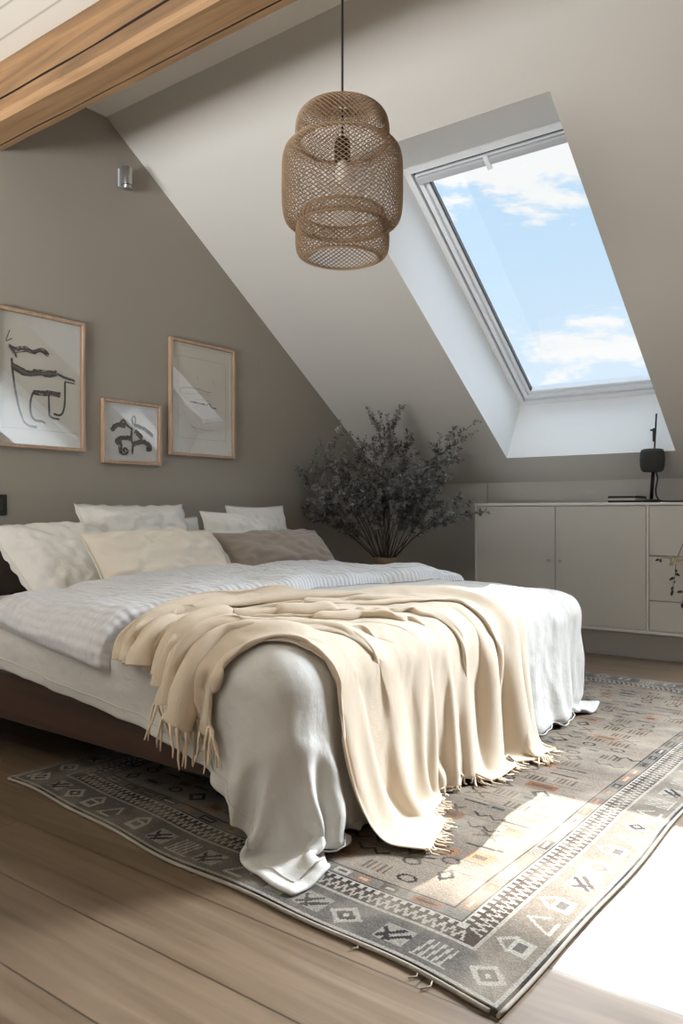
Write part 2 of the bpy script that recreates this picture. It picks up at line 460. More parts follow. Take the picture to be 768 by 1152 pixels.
# sloped ceiling with two skylight openings
S1 = (-2.17, -1.16); S2 = (-0.35, 0.66); SY0, SY1 = 2.84, 4.62
def sp(x, y): return (x, y, slope_z(y))
xs = [XG, S1[0], S1[1], S2[0], S2[1], XR]
ys = [Y_TOP, SY0, SY1, YK]
quads = []
for i in range(5):
    for j in range(3):
        if j == 1 and i in (1, 3): continue
        quads.append([sp(xs[i], ys[j]), sp(xs[i + 1], ys[j]), sp(xs[i + 1], ys[j + 1]), sp(xs[i], ys[j + 1])])
quad_obj('ceiling_slope', quads, M_SLOPE, label='sloping plaster ceiling around the skylight')
# flat strip above the slope, hidden step behind the beam, boarded flat ceiling
quad_obj('ceiling_strip', [[(XG, 1.77, Z_TOP), (XR, 1.77, Z_TOP), (XR, Y_TOP, Z_TOP), (XG, Y_TOP, Z_TOP)],
                           [(XG, 1.77, Z_BOARD), (XR, 1.77, Z_BOARD), (XR, 1.77, Z_TOP), (XG, 1.77, Z_TOP)]],
         M_WHITE, label='narrow white flat ceiling strip beside the beam')
bm = bmesh.new(); box(bm, XG, XR, YF, 1.765, Z_BOARD, Z_BOARD + .05)
tag(obj_from_bm('ceiling', bm, M_BOARDS), 'white boarded flat ceiling left of the beam', kind='structure')

# knee wall panel seam and baseboard
box_obj('trim_1', (-2.41, -2.404, YK - .006, YK, 0, ZK - .002), M_PLINTH, bevel=0)['kind'] = 'structure'
box_obj('baseboard_left', (XG, XG + .015, YF, YK - .02, 0.001, .07), M_SIDEBE, bevel=.003)['kind'] = 'structure'
box_obj('baseboard_back', (XG + .02, XR, YK - .015, YK, 0.001, .07), M_SIDEBE, bevel=.003)['kind'] = 'structure'

# timber beam: uneven hand-planed section with drying cracks
def make_beam():
    bm = bmesh.new()
    prof = []   # (y, z, crack) around the section, seen from +X
    y0, y1, z0, z1 = 1.68, 1.85, 2.344, 2.60
    prof = [(y0 + .012, z0), (y0 + .10, z0), (y0 + .118, z0), (y0 + .121, z0 + .012), (y0 + .124, z0), (y1 - .016, z0 + .002), (y1 - .004, z0 + .014),
            (y1, z0 + .05), (y1, z1), (y0, z1), (y0, z0 + .088), (y0 + .018, z0 + .083), (y0, z0 + .079), (y0, z0 + .03), (y0 + .002, z0 + .012)]
    crack_faces = {(2, 3), (3, 4), (10, 11), (11, 12)}
    n = 70; rings = []
    for i in range(n + 1):
        x = XG + (XR - XG) * i / n
        ring = []
        for k, (y, z) in enumerate(prof):
            dy = 0.006 * mnoise.noise(Vector((x * .7, y * 3, z * 3))) + .0025 * mnoise.noise(Vector((x * 4, y * 9, k)))
            dz = 0.006 * mnoise.noise(Vector((x * .8 + 5, y * 3, z * 3))) + .0025 * mnoise.noise(Vector((x * 4, k, z * 9)))
            if k in (10, 11, 12): dz += .014 * mnoise.noise(Vector((x * .9, 3.3, 1)))
            ring.append(bm.verts.new((x, y + dy, min(z + dz, z1))))
        rings.append(ring)
    m = len(prof)
    for i in range(n):
        for k in range(m):
            f = bm.faces.new((rings[i][k], rings[i][(k + 1) % m], rings[i + 1][(k + 1) % m], rings[i + 1][k]))
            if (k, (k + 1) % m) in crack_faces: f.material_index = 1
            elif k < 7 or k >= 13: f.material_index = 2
            f.smooth = False
    bm.faces.new(rings[0]); bm.faces.new(rings[-1])
    return tag(obj_from_bm('ceiling_beam', bm, [M_BEAM, M_CRACK, M_BEAMLIT]), 'rough honey brown timber beam under the ceiling', kind='structure')
make_beam()

# skylights ----------------------------------------------------------------
WB, WT = Vector((0, 4.83, 1.50)), Vector((0, 3.40, 2.54))   # lower / upper edge of the window plane
def make_skylight(name, X0, X1, label):
    root = thing(name, label, None, ((X0 + X1) / 2, SY1, slope_z(SY1)))
    root['kind'] = 'structure'
    if 'category' in root: del root['category']
    # painted reveal
    B0, B1 = (X0, SY1, slope_z(SY1)), (X1, SY1, slope_z(SY1))
    T0, T1 = (X0, SY0, slope_z(SY0)), (X1, SY0, slope_z(SY0))
    b0, b1 = (X0, WB.y, WB.z), (X1, WB.y, WB.z); t0, t1 = (X0, WT.y, WT.z), (X1, WT.y, WT.z)
    bm = bmesh.new()
    for q in ((B0, B1, b1, b0), (T0, T1, t1, t0), (B0, b0, t0, T0), (B1, b1, t1, T1)):
        bm.faces.new([bm.verts.new(p) for p in q])
    bmesh.ops.remove_doubles(bm, verts=bm.verts[:], dist=1e-5)
    # thin plaster bead standing round the opening
    obj_from_bm('reveal', bm, M_REVEAL, root, recalc=False)
    d = (WT - WB); Lw = d.length; d.normalize()
    nrm = Vector((0, -d.z, d.y)) * -1
    nrm = Vector((1, 0, 0)).cross(d) ; nrm.normalize()
    if nrm.z < 0: nrm = -nrm
    M = Matrix(((1, d.x, nrm.x, X0), (0, d.y, nrm.y, WB.y), (0, d.z, nrm.z, WB.z), (0, 0, 0, 1)))
    W = X1 - X0
    # fixed frame
    bm = bmesh.new(); f = .035
    box(bm, 0, f, 0, Lw, -.012, .09, .003, 1, M); box(bm, W - f, W, 0, Lw, -.012, .09, .003, 1, M)
    box(bm, f, W - f, 0, f, -.012, .09, .003, 1, M); box(bm, f, W - f, Lw - f, Lw, -.012, .09, .003, 1, M)
    obj_from_bm('window_frame', bm, M_FRAMEW, root)
    # dark gap between frame and sash
    bm = bmesh.new(); g = f + .008
    box(bm, f, f + .003, f, Lw - f, .02, .09, 0, 1, M); box(bm, W - f - .003, W - f, f, Lw - f, .02, .09, 0, 1, M)
    box(bm, f, W - f, f, g, .02, .09, 0, 1, M); box(bm, f, W - f, Lw - g - .012, Lw - f, .02, .09, 0, 1, M)
    obj_from_bm('gasket', bm, M_GASKET, root)
    # sash: stepped profile
    bm = bmesh.new(); s0 = g; s1 = .092
    for (a, b, n0, n1) in ((s0, s1 - .022, .0, .07), (s1 - .022, s1, .02, .07)):
        tp = Lw - a - .01; tq = Lw - b - .01
        box(bm, a, b, a, tp, n0, n1, .003, 1, M); box(bm, W - b, W - a, a, tp, n0, n1, .003, 1, M)
        box(bm, b, W - b, a, b, n0, n1, .003, 1, M); box(bm, b, W - b, tq, tp, n0, n1, .003, 1, M)
    obj_from_bm('sash', bm, M_FRAMEW, root)
    # grey glazing bead in front of the pane
    bm = bmesh.new(); q = s1 + .007; tp = Lw - s1 - .01
    box(bm, s1, q, s1, tp, .028, .05, 0, 1, M); box(bm, W - q, W - s1, s1, tp, .028, .05, 0, 1, M)
    box(bm, q, W - q, tp - .009, tp, .028, .05, 0, 1, M)
    obj_from_bm('glazing_bead', bm, M_GASKET, root)
    # ventilation flap with two little latches along the top
    bm = bmesh.new()
    pts = []
    box(bm, s0 + .01, W - s0 - .01, tp + .004, tp + .046, -.026, .0, .01, 3, M)
    v = obj_from_bm('ventilation_flap', bm, M_FRAMEG, root)
    bm = bmesh.new()
    box(bm, .44, .465, tp - .012, tp + .062, -.036, -.022, .003, 1, M)
    obj_from_bm('latch', bm, M_FRAMEW, root)
    # pane
    bm = bmesh.new()
    box(bm, s1 - .005, W - s1 + .005, s1 - .005, tp + .005, .044, .048, 0, 1, M)
    obj_from_bm('pane', bm, M_GLASS, root)
    return M, W, Lw
SKM, SKW, SKL = make_skylight('window_1', *S1, 'skylight in the slope above the sideboard')
make_skylight('window_2', *S2, 'second skylight further along the slope')

# unseen window added behind the viewer to carry the fill lamp
wr = thing('fill_window', 'added unseen window behind the viewer for fill light', None, ((WX0 + WX1) / 2, YF, WZ0)); wr['kind'] = 'structure'
bm = bmesh.new()
box(bm, WX0, WX0 + .06, YF - .11, YF - .04, WZ0, WZ1); box(bm, WX1 - .06, WX1, YF - .11, YF - .04, WZ0, WZ1)
box(bm, WX0 + .06, WX1 - .06, YF - .11, YF - .04, WZ0, WZ0 + .06); box(bm, WX0 + .06, WX1 - .06, YF - .11, YF - .04, WZ1 - .06, WZ1)
box(bm, (WX0 + WX1) / 2 - .03, (WX0 + WX1) / 2 + .03, YF - .11, YF - .04, WZ0 + .06, WZ1 - .06)
obj_from_bm('window_frame', bm, M_FRAMEW, wr)
box_obj('pane', (WX0 + .05, WX1 - .05, YF - .08, YF - .075, WZ0 + .05, WZ1 - .05), M_GLASS, wr, bevel=0)

# --------------------------------------------------------------------------
# rug (flat woven, patterned) : colours are drawn into the weave, face by face
# --------------------------------------------------------------------------
RUG_C = [Vector((-2.21, 1.285, 0)), Vector((-0.555, 1.150, 0)), Vector((-0.50, 3.83, 0)), Vector((-2.17, 3.90, 0))]
def make_rug():
    W, Ln = 1.66, 2.65
    nu, nv = 400, 640
    c = lambda r, g, b: np.array(srgb(r, g, b)[:3])
    INK, BRN, GRY, BEI, LGT, RUST, TERRA = c(58, 52, 49), c(98, 83, 70), c(126, 119, 110), c(146, 132, 117), c(182, 173, 160), c(138, 92, 62), c(162, 120, 88)
    A = np.zeros((nu, nv, 3)); A[:] = BEI
    U, V = np.meshgrid((np.arange(nu) + .5) / nu * W, (np.arange(nv) + .5) / nv * Ln, indexing='ij')
    r = np.random.default_rng(5)
    def setm(m, col, a=1.0): A[m] = A[m] * (1 - a) + col * a
    def rect(u0, u1, v0, v1, col, a=1.0): setm((U >= u0) & (U < u1) & (V >= v0) & (V < v1), col, a)
    def diamond(u, v, ru, rv, col, a=1.0, hollow=0):
        d = np.abs(U - u) / ru + np.abs(V - v) / rv
        m = d < 1
        if hollow: m &= d > hollow
        setm(m, col, a)
    def ell(u, v, ru, rv, col, hollow=0):
        d = ((U - u) / ru) ** 2 + ((V - v) / rv) ** 2
        m = d < 1
        if hollow: m &= d > hollow
        setm(m, col)
    def seg(u0, v0, u1, v1, w, col):
        du, dv = u1 - u0, v1 - v0; l2 = du * du + dv * dv + 1e-9
        t = np.clip(((U - u0) * du + (V - v0) * dv) / l2, 0, 1)
        setm((U - u0 - t * du) ** 2 + (V - v0 - t * dv) ** 2 < (w / 2) ** 2, col)
    # field base: streaky abrash bands along u
    band = np.array([0.10 * math.sin(v * 9) + .07 * math.sin(v * 23 + 1) + .05 * r.standard_normal() for v in (np.arange(nv) + .5) / nv * Ln])
    A *= (1 + band)[None, :, None]
    # field motifs : rows of little squares, zigzags, combs, dashes
    for v in np.arange(.27, Ln - .25, .060):
        u = .26
        while u < W - .31:
            k = r.integers(0, 8); s = r.uniform(.03, .06)
            vv = v + r.uniform(-.012, .012)
            if k == 0: rect(u, u + s * 1.6, vv - .022, vv + .022, TERRA if r.random() < .7 else RUST); rect(u + .012, u + s * 1.6 - .012, vv - .01, vv + .01, BRN)
            elif k == 1:
                for q in range(4): seg(u + q * .022, vv - .02 * (q % 2), u + (q + 1) * .022, vv - .02 * ((q + 1) % 2), .007, INK)
            elif k == 2: diamond(u + s / 2, vv, s * .7, .032, INK, 1, .55)
            elif k == 3:
                for q in range(5): rect(u + q * .014, u + q * .014 + .007, vv - .022, vv + .022, BRN)
            elif k == 4: seg(u, vv, u + s * 1.8, vv + r.uniform(-.01, .01), .008, INK)
            elif k == 5: ell(u + s / 2, vv, .024, .018, INK, .45)
            elif k == 6: rect(u, u + s * 1.3, vv - .016, vv + .016, GRY); rect(u + .01, u + s, vv - .006, vv + .006, INK)
            else: seg(u, vv - .02, u + s, vv + .02, .008, BRN); seg(u, vv + .02, u + s, vv - .02, .008, BRN)
            u += s * 1.5 + r.uniform(.012, .05)
        if r.random() < .55:
            rect(.24, W - .26, v + .028, v + .032, BRN, .7)
    # medallion outlines
    for (cu, cv, ru, rv) in ((.62, .95, .2, .13), (.72, 1.75, .24, .15)):
        for s in range(26):
            a0, a1 = 2 * PI * s / 26, 2 * PI * (s + 1) / 26
            k0, k1 = 1 + .12 * (-1) ** s, 1 + .12 * (-1) ** (s + 1)
            seg(cu + ru * k0 * math.cos(a0), cv + rv * k0 * math.sin(a0), cu + ru * k1 * math.cos(a1), cv + rv * k1 * math.sin(a1), .009, INK)
    # band drawing: a frame strip between inset d0 and d1 all the way round
    E = np.minimum(np.minimum(U, W - U), np.minimum(V, Ln - V))
    def ring(d0, d1, col, a=1.0): setm((E >= d0) & (E < d1), col, a)
    K = .55
    ring(.335 * K, .40 * K, GRY * .95); ring(.33 * K, .337 * K, INK); ring(.398 * K, .404 * K, INK)
    ring(.0, .33 * K, GRY * .68)
    ring(.30 * K, .33 * K, LGT); ring(.225 * K, .30 * K, BRN * .7); ring(.21 * K, .225 * K, LGT * .8)
    def along(side, t, d):
        return {0: (t, d), 1: (W - d, t), 2: (t, Ln - d), 3: (d, t)}[side]
    def arect(side, t0, t1, d0, d1, col, a=1.0):
        p, q = along(side, t0, d0), along(side, t1, d1)
        rect(min(p[0], q[0]), max(p[0], q[0]), min(p[1], q[1]), max(p[1], q[1]), col, a)
    def aseg(side, t0, d0, t1, d1, w, col): seg(*along(side, t0, d0), *along(side, t1, d1), w, col)
    for side, length in ((0, W), (1, Ln), (2, W), (3, Ln)):
        if side == 1:      # long border by the window tinted sandier, sunlight painted into the wool
            m = (W - U < .33 * K) & (E == W - U); setm(m & (E < .21 * K), c(150, 134, 116), .45)
        t = .30 * K
        while t < length - .30 * K:      # guard chevrons
            aseg(side, t, .235 * K, t + .011, .29 * K, .006, LGT * .85); aseg(side, t + .011, .29 * K, t + .022, .235 * K, .006, LGT * .85)
            t += .022
        t = .34 * K
        while t < length - .34 * K:
            arect(side, t, t + .011, .304 * K, .325 * K, INK); t += .022
        t = .42 * K
        while t < length - .42 * K:      # inner stripe of blocks
            w = r.uniform(.035, .07)
            arect(side, t, t + w, .347 * K, .39 * K, [RUST, TERRA, LGT, BRN, INK][r.integers(0, 5)], .9)
            arect(side, t + .009, t + w - .009, .36 * K, .378 * K, [LGT, INK, BEI][r.integers(0, 3)], .9)
            t += w + r.uniform(.02, .045)
        t = .07; k = 0; mid = .062
        while t < length - .06:          # large motifs in the outer border
            kk = (k * 3 + side + int(r.integers(0, 2))) % 5
            if kk == 0:
                arect(side, t - .026, t + .026, mid - .03, mid + .012, LGT * .9); aseg(side, t - .026, mid + .012, t, mid + .04, .008, LGT * .9); aseg(side, t + .026, mid + .012, t, mid + .04, .008, LGT * .9)
                arect(side, t - .014, t + .014, mid - .018, mid + .006, GRY * .6)
            elif kk == 1:
                u, v = along(side, t, mid); diamond(u, v, .04, .036, LGT * .85); diamond(u, v, .024, .022, INK); diamond(u, v, .008, .008, LGT)
            elif kk == 2:
                for q in range(5): aseg(side, t - .034 + q * .014, mid - .03, t - .026 + q * .014, mid + .03, .006, LGT * .85)
                aseg(side, t - .036, mid - .031, t + .036, mid - .031, .006, LGT * .85)
            elif kk == 3:
                aseg(side, t - .03, mid - .028, t + .006, mid + .03, .007, LGT * .9); aseg(side, t + .006, mid + .03, t + .03, mid - .006, .007, LGT * .9); aseg(side, t - .03, mid - .028, t + .02, mid - .028, .007, LGT * .9)
            else:
                arect(side, t - .034, t + .034, mid - .03, mid + .03, LGT * .8, .75); aseg(side, t - .026, mid - .02, t + .01, mid + .022, .010, INK); aseg(side, t - .01, mid - .024, t + .028, mid + .01, .010, INK)
                aseg(side, t - .028, mid + .012, t + .0, mid - .022, .008, INK)
            t += r.uniform(.085, .12); k += 1
    ring(.0, .008, INK); ring(.008, .016, LGT * .8)
    A *= (1 + .06 * r.standard_normal((nu, nv)))[:, :, None]
    A = np.clip(A * .52, 0.005, 1)
    # mesh: slightly wavy, laid on the floor
    iu, iv = np.meshgrid(np.arange(nu + 1), np.arange(nv + 1), indexing='ij')
    a, b = iu / nu, iv / nv
    C = [np.array(q[:2]) for q in RUG_C]
    P = (C[0] * (1 - a)[..., None] + C[1] * a[..., None]) * (1 - b)[..., None] + (C[3] * (1 - a)[..., None] + C[2] * a[..., None]) * b[..., None]
    # wavering hems
    P[..., 1] += (.010 * np.sin(a * 9 + .5) + .005 * np.sin(a * 23)) * (1 - b) ** 4
    P[..., 0] += (.005 * np.sin(b * 11) + .003 * np.sin(b * 27 + 1)) * a ** 4
    z = .010 + .0012 * np.sin(P[..., 0] * 9) * np.sin(P[..., 1] * 7)
    z = np.where((iu == 0) | (iu == nu) | (iv == 0) | (iv == nv), .0008, z)
    Vt = np.concatenate([P, z[..., None]], -1).reshape(-1, 3)
    idx = (iu * (nv + 1) + iv)
    F = np.stack([idx[:-1, :-1], idx[1:, :-1], idx[1:, 1:], idx[:-1, 1:]], -1).reshape(-1, 4)
    me = bpy.data.meshes.new('area_rug')
    me.vertices.add(len(Vt)); me.vertices.foreach_set('co', Vt.astype(np.float32).ravel())
    me.loops.add(len(F) * 4); me.loops.foreach_set('vertex_index', F.astype(np.int32).ravel())
    me.polygons.add(len(F)); me.polygons.foreach_set('loop_start', (np.arange(len(F)) * 4).astype(np.int32))
    me.update(calc_edges=True)
    ca = me.color_attributes.new('Col', 'FLOAT_COLOR', 'CORNER')
    cols = np.concatenate([A.reshape(-1, 3), np.ones((nu * nv, 1))], 1)
    ca.data.foreach_set('color', np.repeat(cols, 4, axis=0).astype(np.float32).ravel())
    me.materials.append(M_RUG); me.validate()
    rug = bpy.data.objects.new('area_rug', me); link(rug)
    tag(rug, 'worn grey and sand tribal patterned rug under the bed', 'rug')
    # overcast binding along the hems
    bm = bmesh.new()
    for k, path in enumerate((P[:, 0], P[:, -1], P[0, :], P[-1, :])):
        tube(bm, [(p[0], p[1], .006) for p in path[::6]], .0042, 6)
    e = obj_from_bm('binding', bm, M_RUGEDGE, rug)
    # stray warp threads at the near corner
    for (t, l) in ((.92, .035), (.90, .025), (.82, .02), (.55, .015)):
        bm = bmesh.new()
        p = P[int(nu * t), 0]
        tube(bm, [(p[0], p[1], .006), (p[0] + .006, p[1] - l * .5, .004), (p[0] - .004, p[1] - l, .003)], .0016, 5)
        obj_from_bm('loose_thread', bm, M_RUGEDGE, rug)
make_rug()

# --------------------------------------------------------------------------
# bed frame and mattress
# --------------------------------------------------------------------------
BX0, BX1, BY0, BY1 = -3.13, -1.20, 1.375, 3.10      # mattress footprint
ZM = 0.455
bed = thing('bed', 'low double bed with dark walnut rails', 'bed', ((BX0 + BX1) / 2, (BY0 + BY1) / 2, 0))
box_obj('side_rail', (-3.14, -1.19, 1.340, 1.367, .155, .30), M_WALNUT, bed)
box_obj('side_rail', (-3.14, -1.19, 3.108, 3.135, .155, .30), M_WALNUT, bed)
box_obj('foot_rail', (-1.195, -1.168, 1.340, 3.135, .155, .30), M_WALNUT, bed)
box_obj('slat_platform', (-3.13, -1.198, 1.369, 3.106, .235, .262), M_WALNUT, bed, .002)
bm = bmesh.new(); box(bm, -3.195, -3.142, 1.340, 3.135, .10, .672, .018, 3)
obj_from_bm('headboard', bm, M_HEADB, bed, True)
for (x, y) in ((-2.68, 1.46), (-1.32, 1.48), (-2.68, 3.04), (-1.32, 3.04), (-3.1, 1.46), (-3.1, 3.04)):
    bm = bmesh.new(); tube(bm, [(x, y, 0.013 if (x > -2.2) else 0), (x, y, .24)], [.014, .02], 12)
    obj_from_bm('leg', bm, M_LEG, bed)
bm = bmesh.new(); box(bm, BX0, BX1, BY0, BY1, .263, ZM, .045, 4)
mt = obj_from_bm('mattress', bm, M_SHEET, None, True)
tag(mt, 'mattress in a white fitted sheet on the bed frame', 'mattress')

# --------------------------------------------------------------------------
# cloth: small position-based solver on a regular grid
# --------------------------------------------------------------------------
def constraint_sets(nu, nv, R):
    idx = np.arange(nu * nv).reshape(nu, nv); Rf = R.reshape(nu * nv, -1)
    sets = []
    for (du, dv, k) in ((1, 0, 0), (0, 1, 0), (1, 1, 1), (1, -1, 1), (2, 0, 2), (0, 2, 2)):
        if dv >= 0: a = idx[:nu - du, :nv - dv]; b = idx[du:, dv:]
        else: a = idx[:nu - du, -dv:]; b = idx[du:, :nv + dv]
        I, J = np.meshgrid(np.arange(a.shape[0]), np.arange(a.shape[1]), indexing='ij')
        key = (I // du) % 2 if du else (J // dv) % 2
        for c in (0, 1):
            m = key == c
            aa, bb = a[m], b[m]
            sets.append((aa, bb, np.linalg.norm(Rf[aa] - Rf[bb], axis=1), k))
    return sets

def simulate(P0, R, collide, steps, iters=12, bend=0.15, shear=0.5, damp=0.985, dt=1 / 60, pin=None, pre=None, g=9.8, settle=30, keep=False):
    nu, nv = P0.shape[:2]
    sets = constraint_sets(nu, nv, R)
    stiff = {0: 1.0, 1: shear, 2: bend}
    P = P0.reshape(-1, 3).copy(); Q = P.copy()
    pinP = P[pin].copy() if pin is not None else None
    for s in range(steps):
        d = damp if s < steps - settle else 0.9
        vel = (P - Q) * d
        sp_ = np.linalg.norm(vel, axis=1, keepdims=True); vel *= np.minimum(1, 0.03 / np.maximum(sp_, 1e-9))
        Q = P.copy()
        P = P + vel; P[:, 2] -= g * dt * dt
        ctx = pre(P) if pre else None
        for it in range(iters):
            for a, b, L0, k in sets:
                D = P[b] - P[a]; l = np.sqrt((D * D).sum(1)) + 1e-9
                if k == 2 and not keep:
                    c = np.minimum(l - L0, 0) * stiff[k]      # resist folding only
                else:
                    c = (l - L0) * stiff[k]
                D *= (0.5 * c / l)[:, None]
                P[a] += D; P[b] -= D
            if pinP is not None: P[pin] = pinP
            if it % 3 == 2 or it == iters - 1:
                collide(P, Q, ctx)
    return P.reshape(nu, nv, 3)

def bed_sdf(P, c, b, r, thick, dome):
    """push points out of the rounded mattress block (its top gently crowned)"""
    q0 = P - c
    ex = np.clip(1 - (q0[:, 1] / b[1]) ** 2, 0, 1) * np.clip(1 - ((q0[:, 0] + .1) / (b[0] + .1)) ** 4, 0, 1)
    z = q0[:, 2] - dome * ex
    L = np.stack([q0[:, 0], q0[:, 1], z], 1)
    sg = np.sign(L); q = np.abs(L) - (b - r)
    m = np.maximum(q, 0); ml = np.linalg.norm(m, axis=1)
    inside = np.minimum(q.max(1), 0)
    d = ml + inside - r
    G = np.where(ml[:, None] > 1e-9, m / np.maximum(ml, 1e-9)[:, None], np.eye(3)[q.argmax(1)]) * sg
    pen = thick - d
    return pen, G

def push(P, Q, pen, G, fric):
    hit = pen > 0
    if not hit.any(): return
    P[hit] += G[hit] * pen[hit][:, None]
    mv = P[hit] - Q[hit]; n = G[hit]
    tang = mv - n * (mv * n).sum(1)[:, None]
    P[hit] -= tang * fric

BC = np.array([(BX0 + BX1) / 2, (BY0 + BY1) / 2, ZM / 2]); BB = np.array([(BX1 - BX0) / 2, (BY1 - BY0) / 2, ZM / 2])
def duvet_collide(P, Q, ctx):
    pen, G = bed_sdf(P, BC, BB + np.array([.035, .035, 0]), .07, .035, .05)
    push(P, Q, pen, G, .35)
    low = P[:, 2] < .026
    if low.any():
        P[low, 2] = .026
        P[low, :2] -= (P[low, :2] - Q[low, :2]) * .8

def grid_faces(nu, nv):
    I = np.arange(nu * nv).reshape(nu, nv)
    return np.stack([I[:-1, :-1], I[1:, :-1], I[1:, 1:], I[:-1, 1:]], -1).reshape(-1, 4)

def grid_normals(P):
    du = np.gradient(P, axis=0); dv = np.gradient(P, axis=1)
    n = np.cross(du, dv); n /= np.linalg.norm(n, axis=2, keepdims=True) + 1e-9
    return n

def blur(A, n=1):
    for _ in range(n):
        B = np.pad(A, ((1, 1), (1, 1), (0, 0)), mode='edge')
        A = (B[1:-1, 1:-1] * 4 + B[:-2, 1:-1] + B[2:, 1:-1] + B[1:-1, :-2] + B[1:-1, 2:]) / 8
    return A

def fbm(x, y, f=1.0, o=4, seed=0.0):
    return mnoise.fractal(Vector((x * f + seed, y * f - seed, seed * 1.7)), 1.0, 2.0, o)

def smooth_path(pts, k=8):
    P = [np.array(p, float) for p in pts]; out = []
    n = len(P)
    for i in range(n - 1):
        p0, p1, p2, p3 = P[max(i - 1, 0)], P[i], P[i + 1], P[min(i + 2, n - 1)]
        for q in range(k):
            u = q / k
            out.append(tuple(.5 * (2 * p1 + (p2 - p0) * u + (2 * p0 - 5 * p1 + 4 * p2 - p3) * u * u + (3 * p1 - p0 - 3 * p2 + p3) * u ** 3)))
    out.append(tuple(P[-1])); return out

# ---- duvet -----------------------------------------------------------------
DX0 = -2.37
def build_duvet():
    nu, nv = 96, 128
    R = np.zeros((nu, nv, 2))
    foot_near, foot_far = .30, .365
    for i in range(nu):
        a = i / (nu - 1)
        for j in range(nv):
            b = j / (nv - 1)
            x_end = BX1 + foot_near * (1 - b) + foot_far * b
            x = DX0 + (x_end - DX0) * a
            xo = min(x, BX1)
            near = .16 + (.225 - .16) * (xo - DX0) / (BX1 - DX0)
            y0 = BY0 - near; y1 = BY1 + .115
            R[i, j] = (x, y0 + (y1 - y0) * b)
    P = np.zeros((nu, nv, 3)); P[..., :2] = R; P[..., 2] = ZM + .10
    for i in range(nu):
        for j in range(nv):
            P[i, j, 2] += .012 * fbm(*R[i, j], f=3.0, seed=2.3)
    pin = np.arange(nv)                      # head end row keeps its place
    pin = pin[(R[0, :, 1] > BY0 + .02) & (R[0, :, 1] < BY1 - .02)]
    P[0, pin, 2] = ZM + .045
    P = simulate(P, R, duvet_collide, 170, 10, bend=.30, shear=.35, damp=.98, pin=pin)
    return P, R

def build_throw(base_bvh):
    nu, nv = 132, 110                        # along, across
    inner = [(-1.40, 1.235), (-1.31, 1.345), (-1.175, 1.415), (-1.08, 1.51), (-.99, 1.59), (-.90, 1.64)]
    outer = [(-1.68, 1.275), (-1.70, 1.44), (-1.62, 1.80), (-1.45, 2.16), (-1.20, 2.50), (-.72, 2.36)]
    def curve(c):
        p = np.array(smooth_path(c, 30)); l = np.concatenate([[0], np.cumsum(np.linalg.norm(np.diff(p, axis=0), axis=1))])
        # half way between knot spacing and even spacing keeps the two edges in step
        kn = np.linspace(0, 1, len(p)); q = .7 * kn + .3 * l / l[-1]
        t = np.linspace(0, 1, nu)
        return np.stack([np.interp(t, q, p[:, 0]), np.interp(t, q, p[:, 1])], 1)
    A, B = curve(inner), curve(outer)
    P = np.zeros((nu, nv, 3)); UVc = np.zeros((nu, nv, 2))
    for i in range(nu):
        s = i / (nu - 1)
        w = np.linalg.norm(B[i] - A[i])
        for j in range(nv):
            b = j / (nv - 1)
            ph = 2 * PI * (6.2 * b + .28 * math.sin(4.2 * s + 2.1 * b) + .10 * math.sin(9 * s + 5 * b))
            env = min(1, b / .06) * min(1, (1 - b) / .06)
            amp = (.044 + .018 * math.sin(7 * b + 3 * s)) * (.55 + .45 * env)
            bb = b + .016 * math.sin(ph * 2 + .8) * (.5 / w)
            xy = A[i] * (1 - bb) + B[i] * bb
            P[i, j, :2] = xy
            P[i, j, 2] = ZM + .17 + amp * math.sin(ph) + .35 * amp * math.sin(2 * ph + 1.1)
    du = np.concatenate([np.zeros((1, nv)), np.cumsum(np.linalg.norm(np.diff(P, axis=0), axis=2), axis=0)])
    dv = np.concatenate([np.zeros((nu, 1)), np.cumsum(np.linalg.norm(np.diff(P, axis=1), axis=2), axis=1)], 1)
    UVc[..., 0] = du; UVc[..., 1] = dv
    R = P.copy()
    THK = .012
    def pre(P):
        loc = np.zeros_like(P); nor = np.zeros_like(P); ok = np.zeros(len(P), bool)
        for i, p in enumerate(P):
            h = base_bvh.find_nearest(p, .09)
            if h[0] is not None:
                loc[i] = h[0]; nor[i] = h[1]; ok[i] = True
        return loc, nor, ok
    def collide(P, Q, ctx):
        loc, nor, ok = ctx
        pen = np.where(ok, THK - ((P - loc) * nor).sum(1), -1)
        push(P, Q, np.minimum(pen, .03), nor, .92)
        low = P[:, 2] < .028
        P[low, 2] = .028
        P[low, :2] -= (P[low, :2] - Q[low, :2]) * .6
    P = simulate(P, R, collide, 90, 8, bend=.30, shear=.35, damp=.95, pre=pre, settle=40, keep=True)
    return P, UVc

DP, DR = build_duvet()

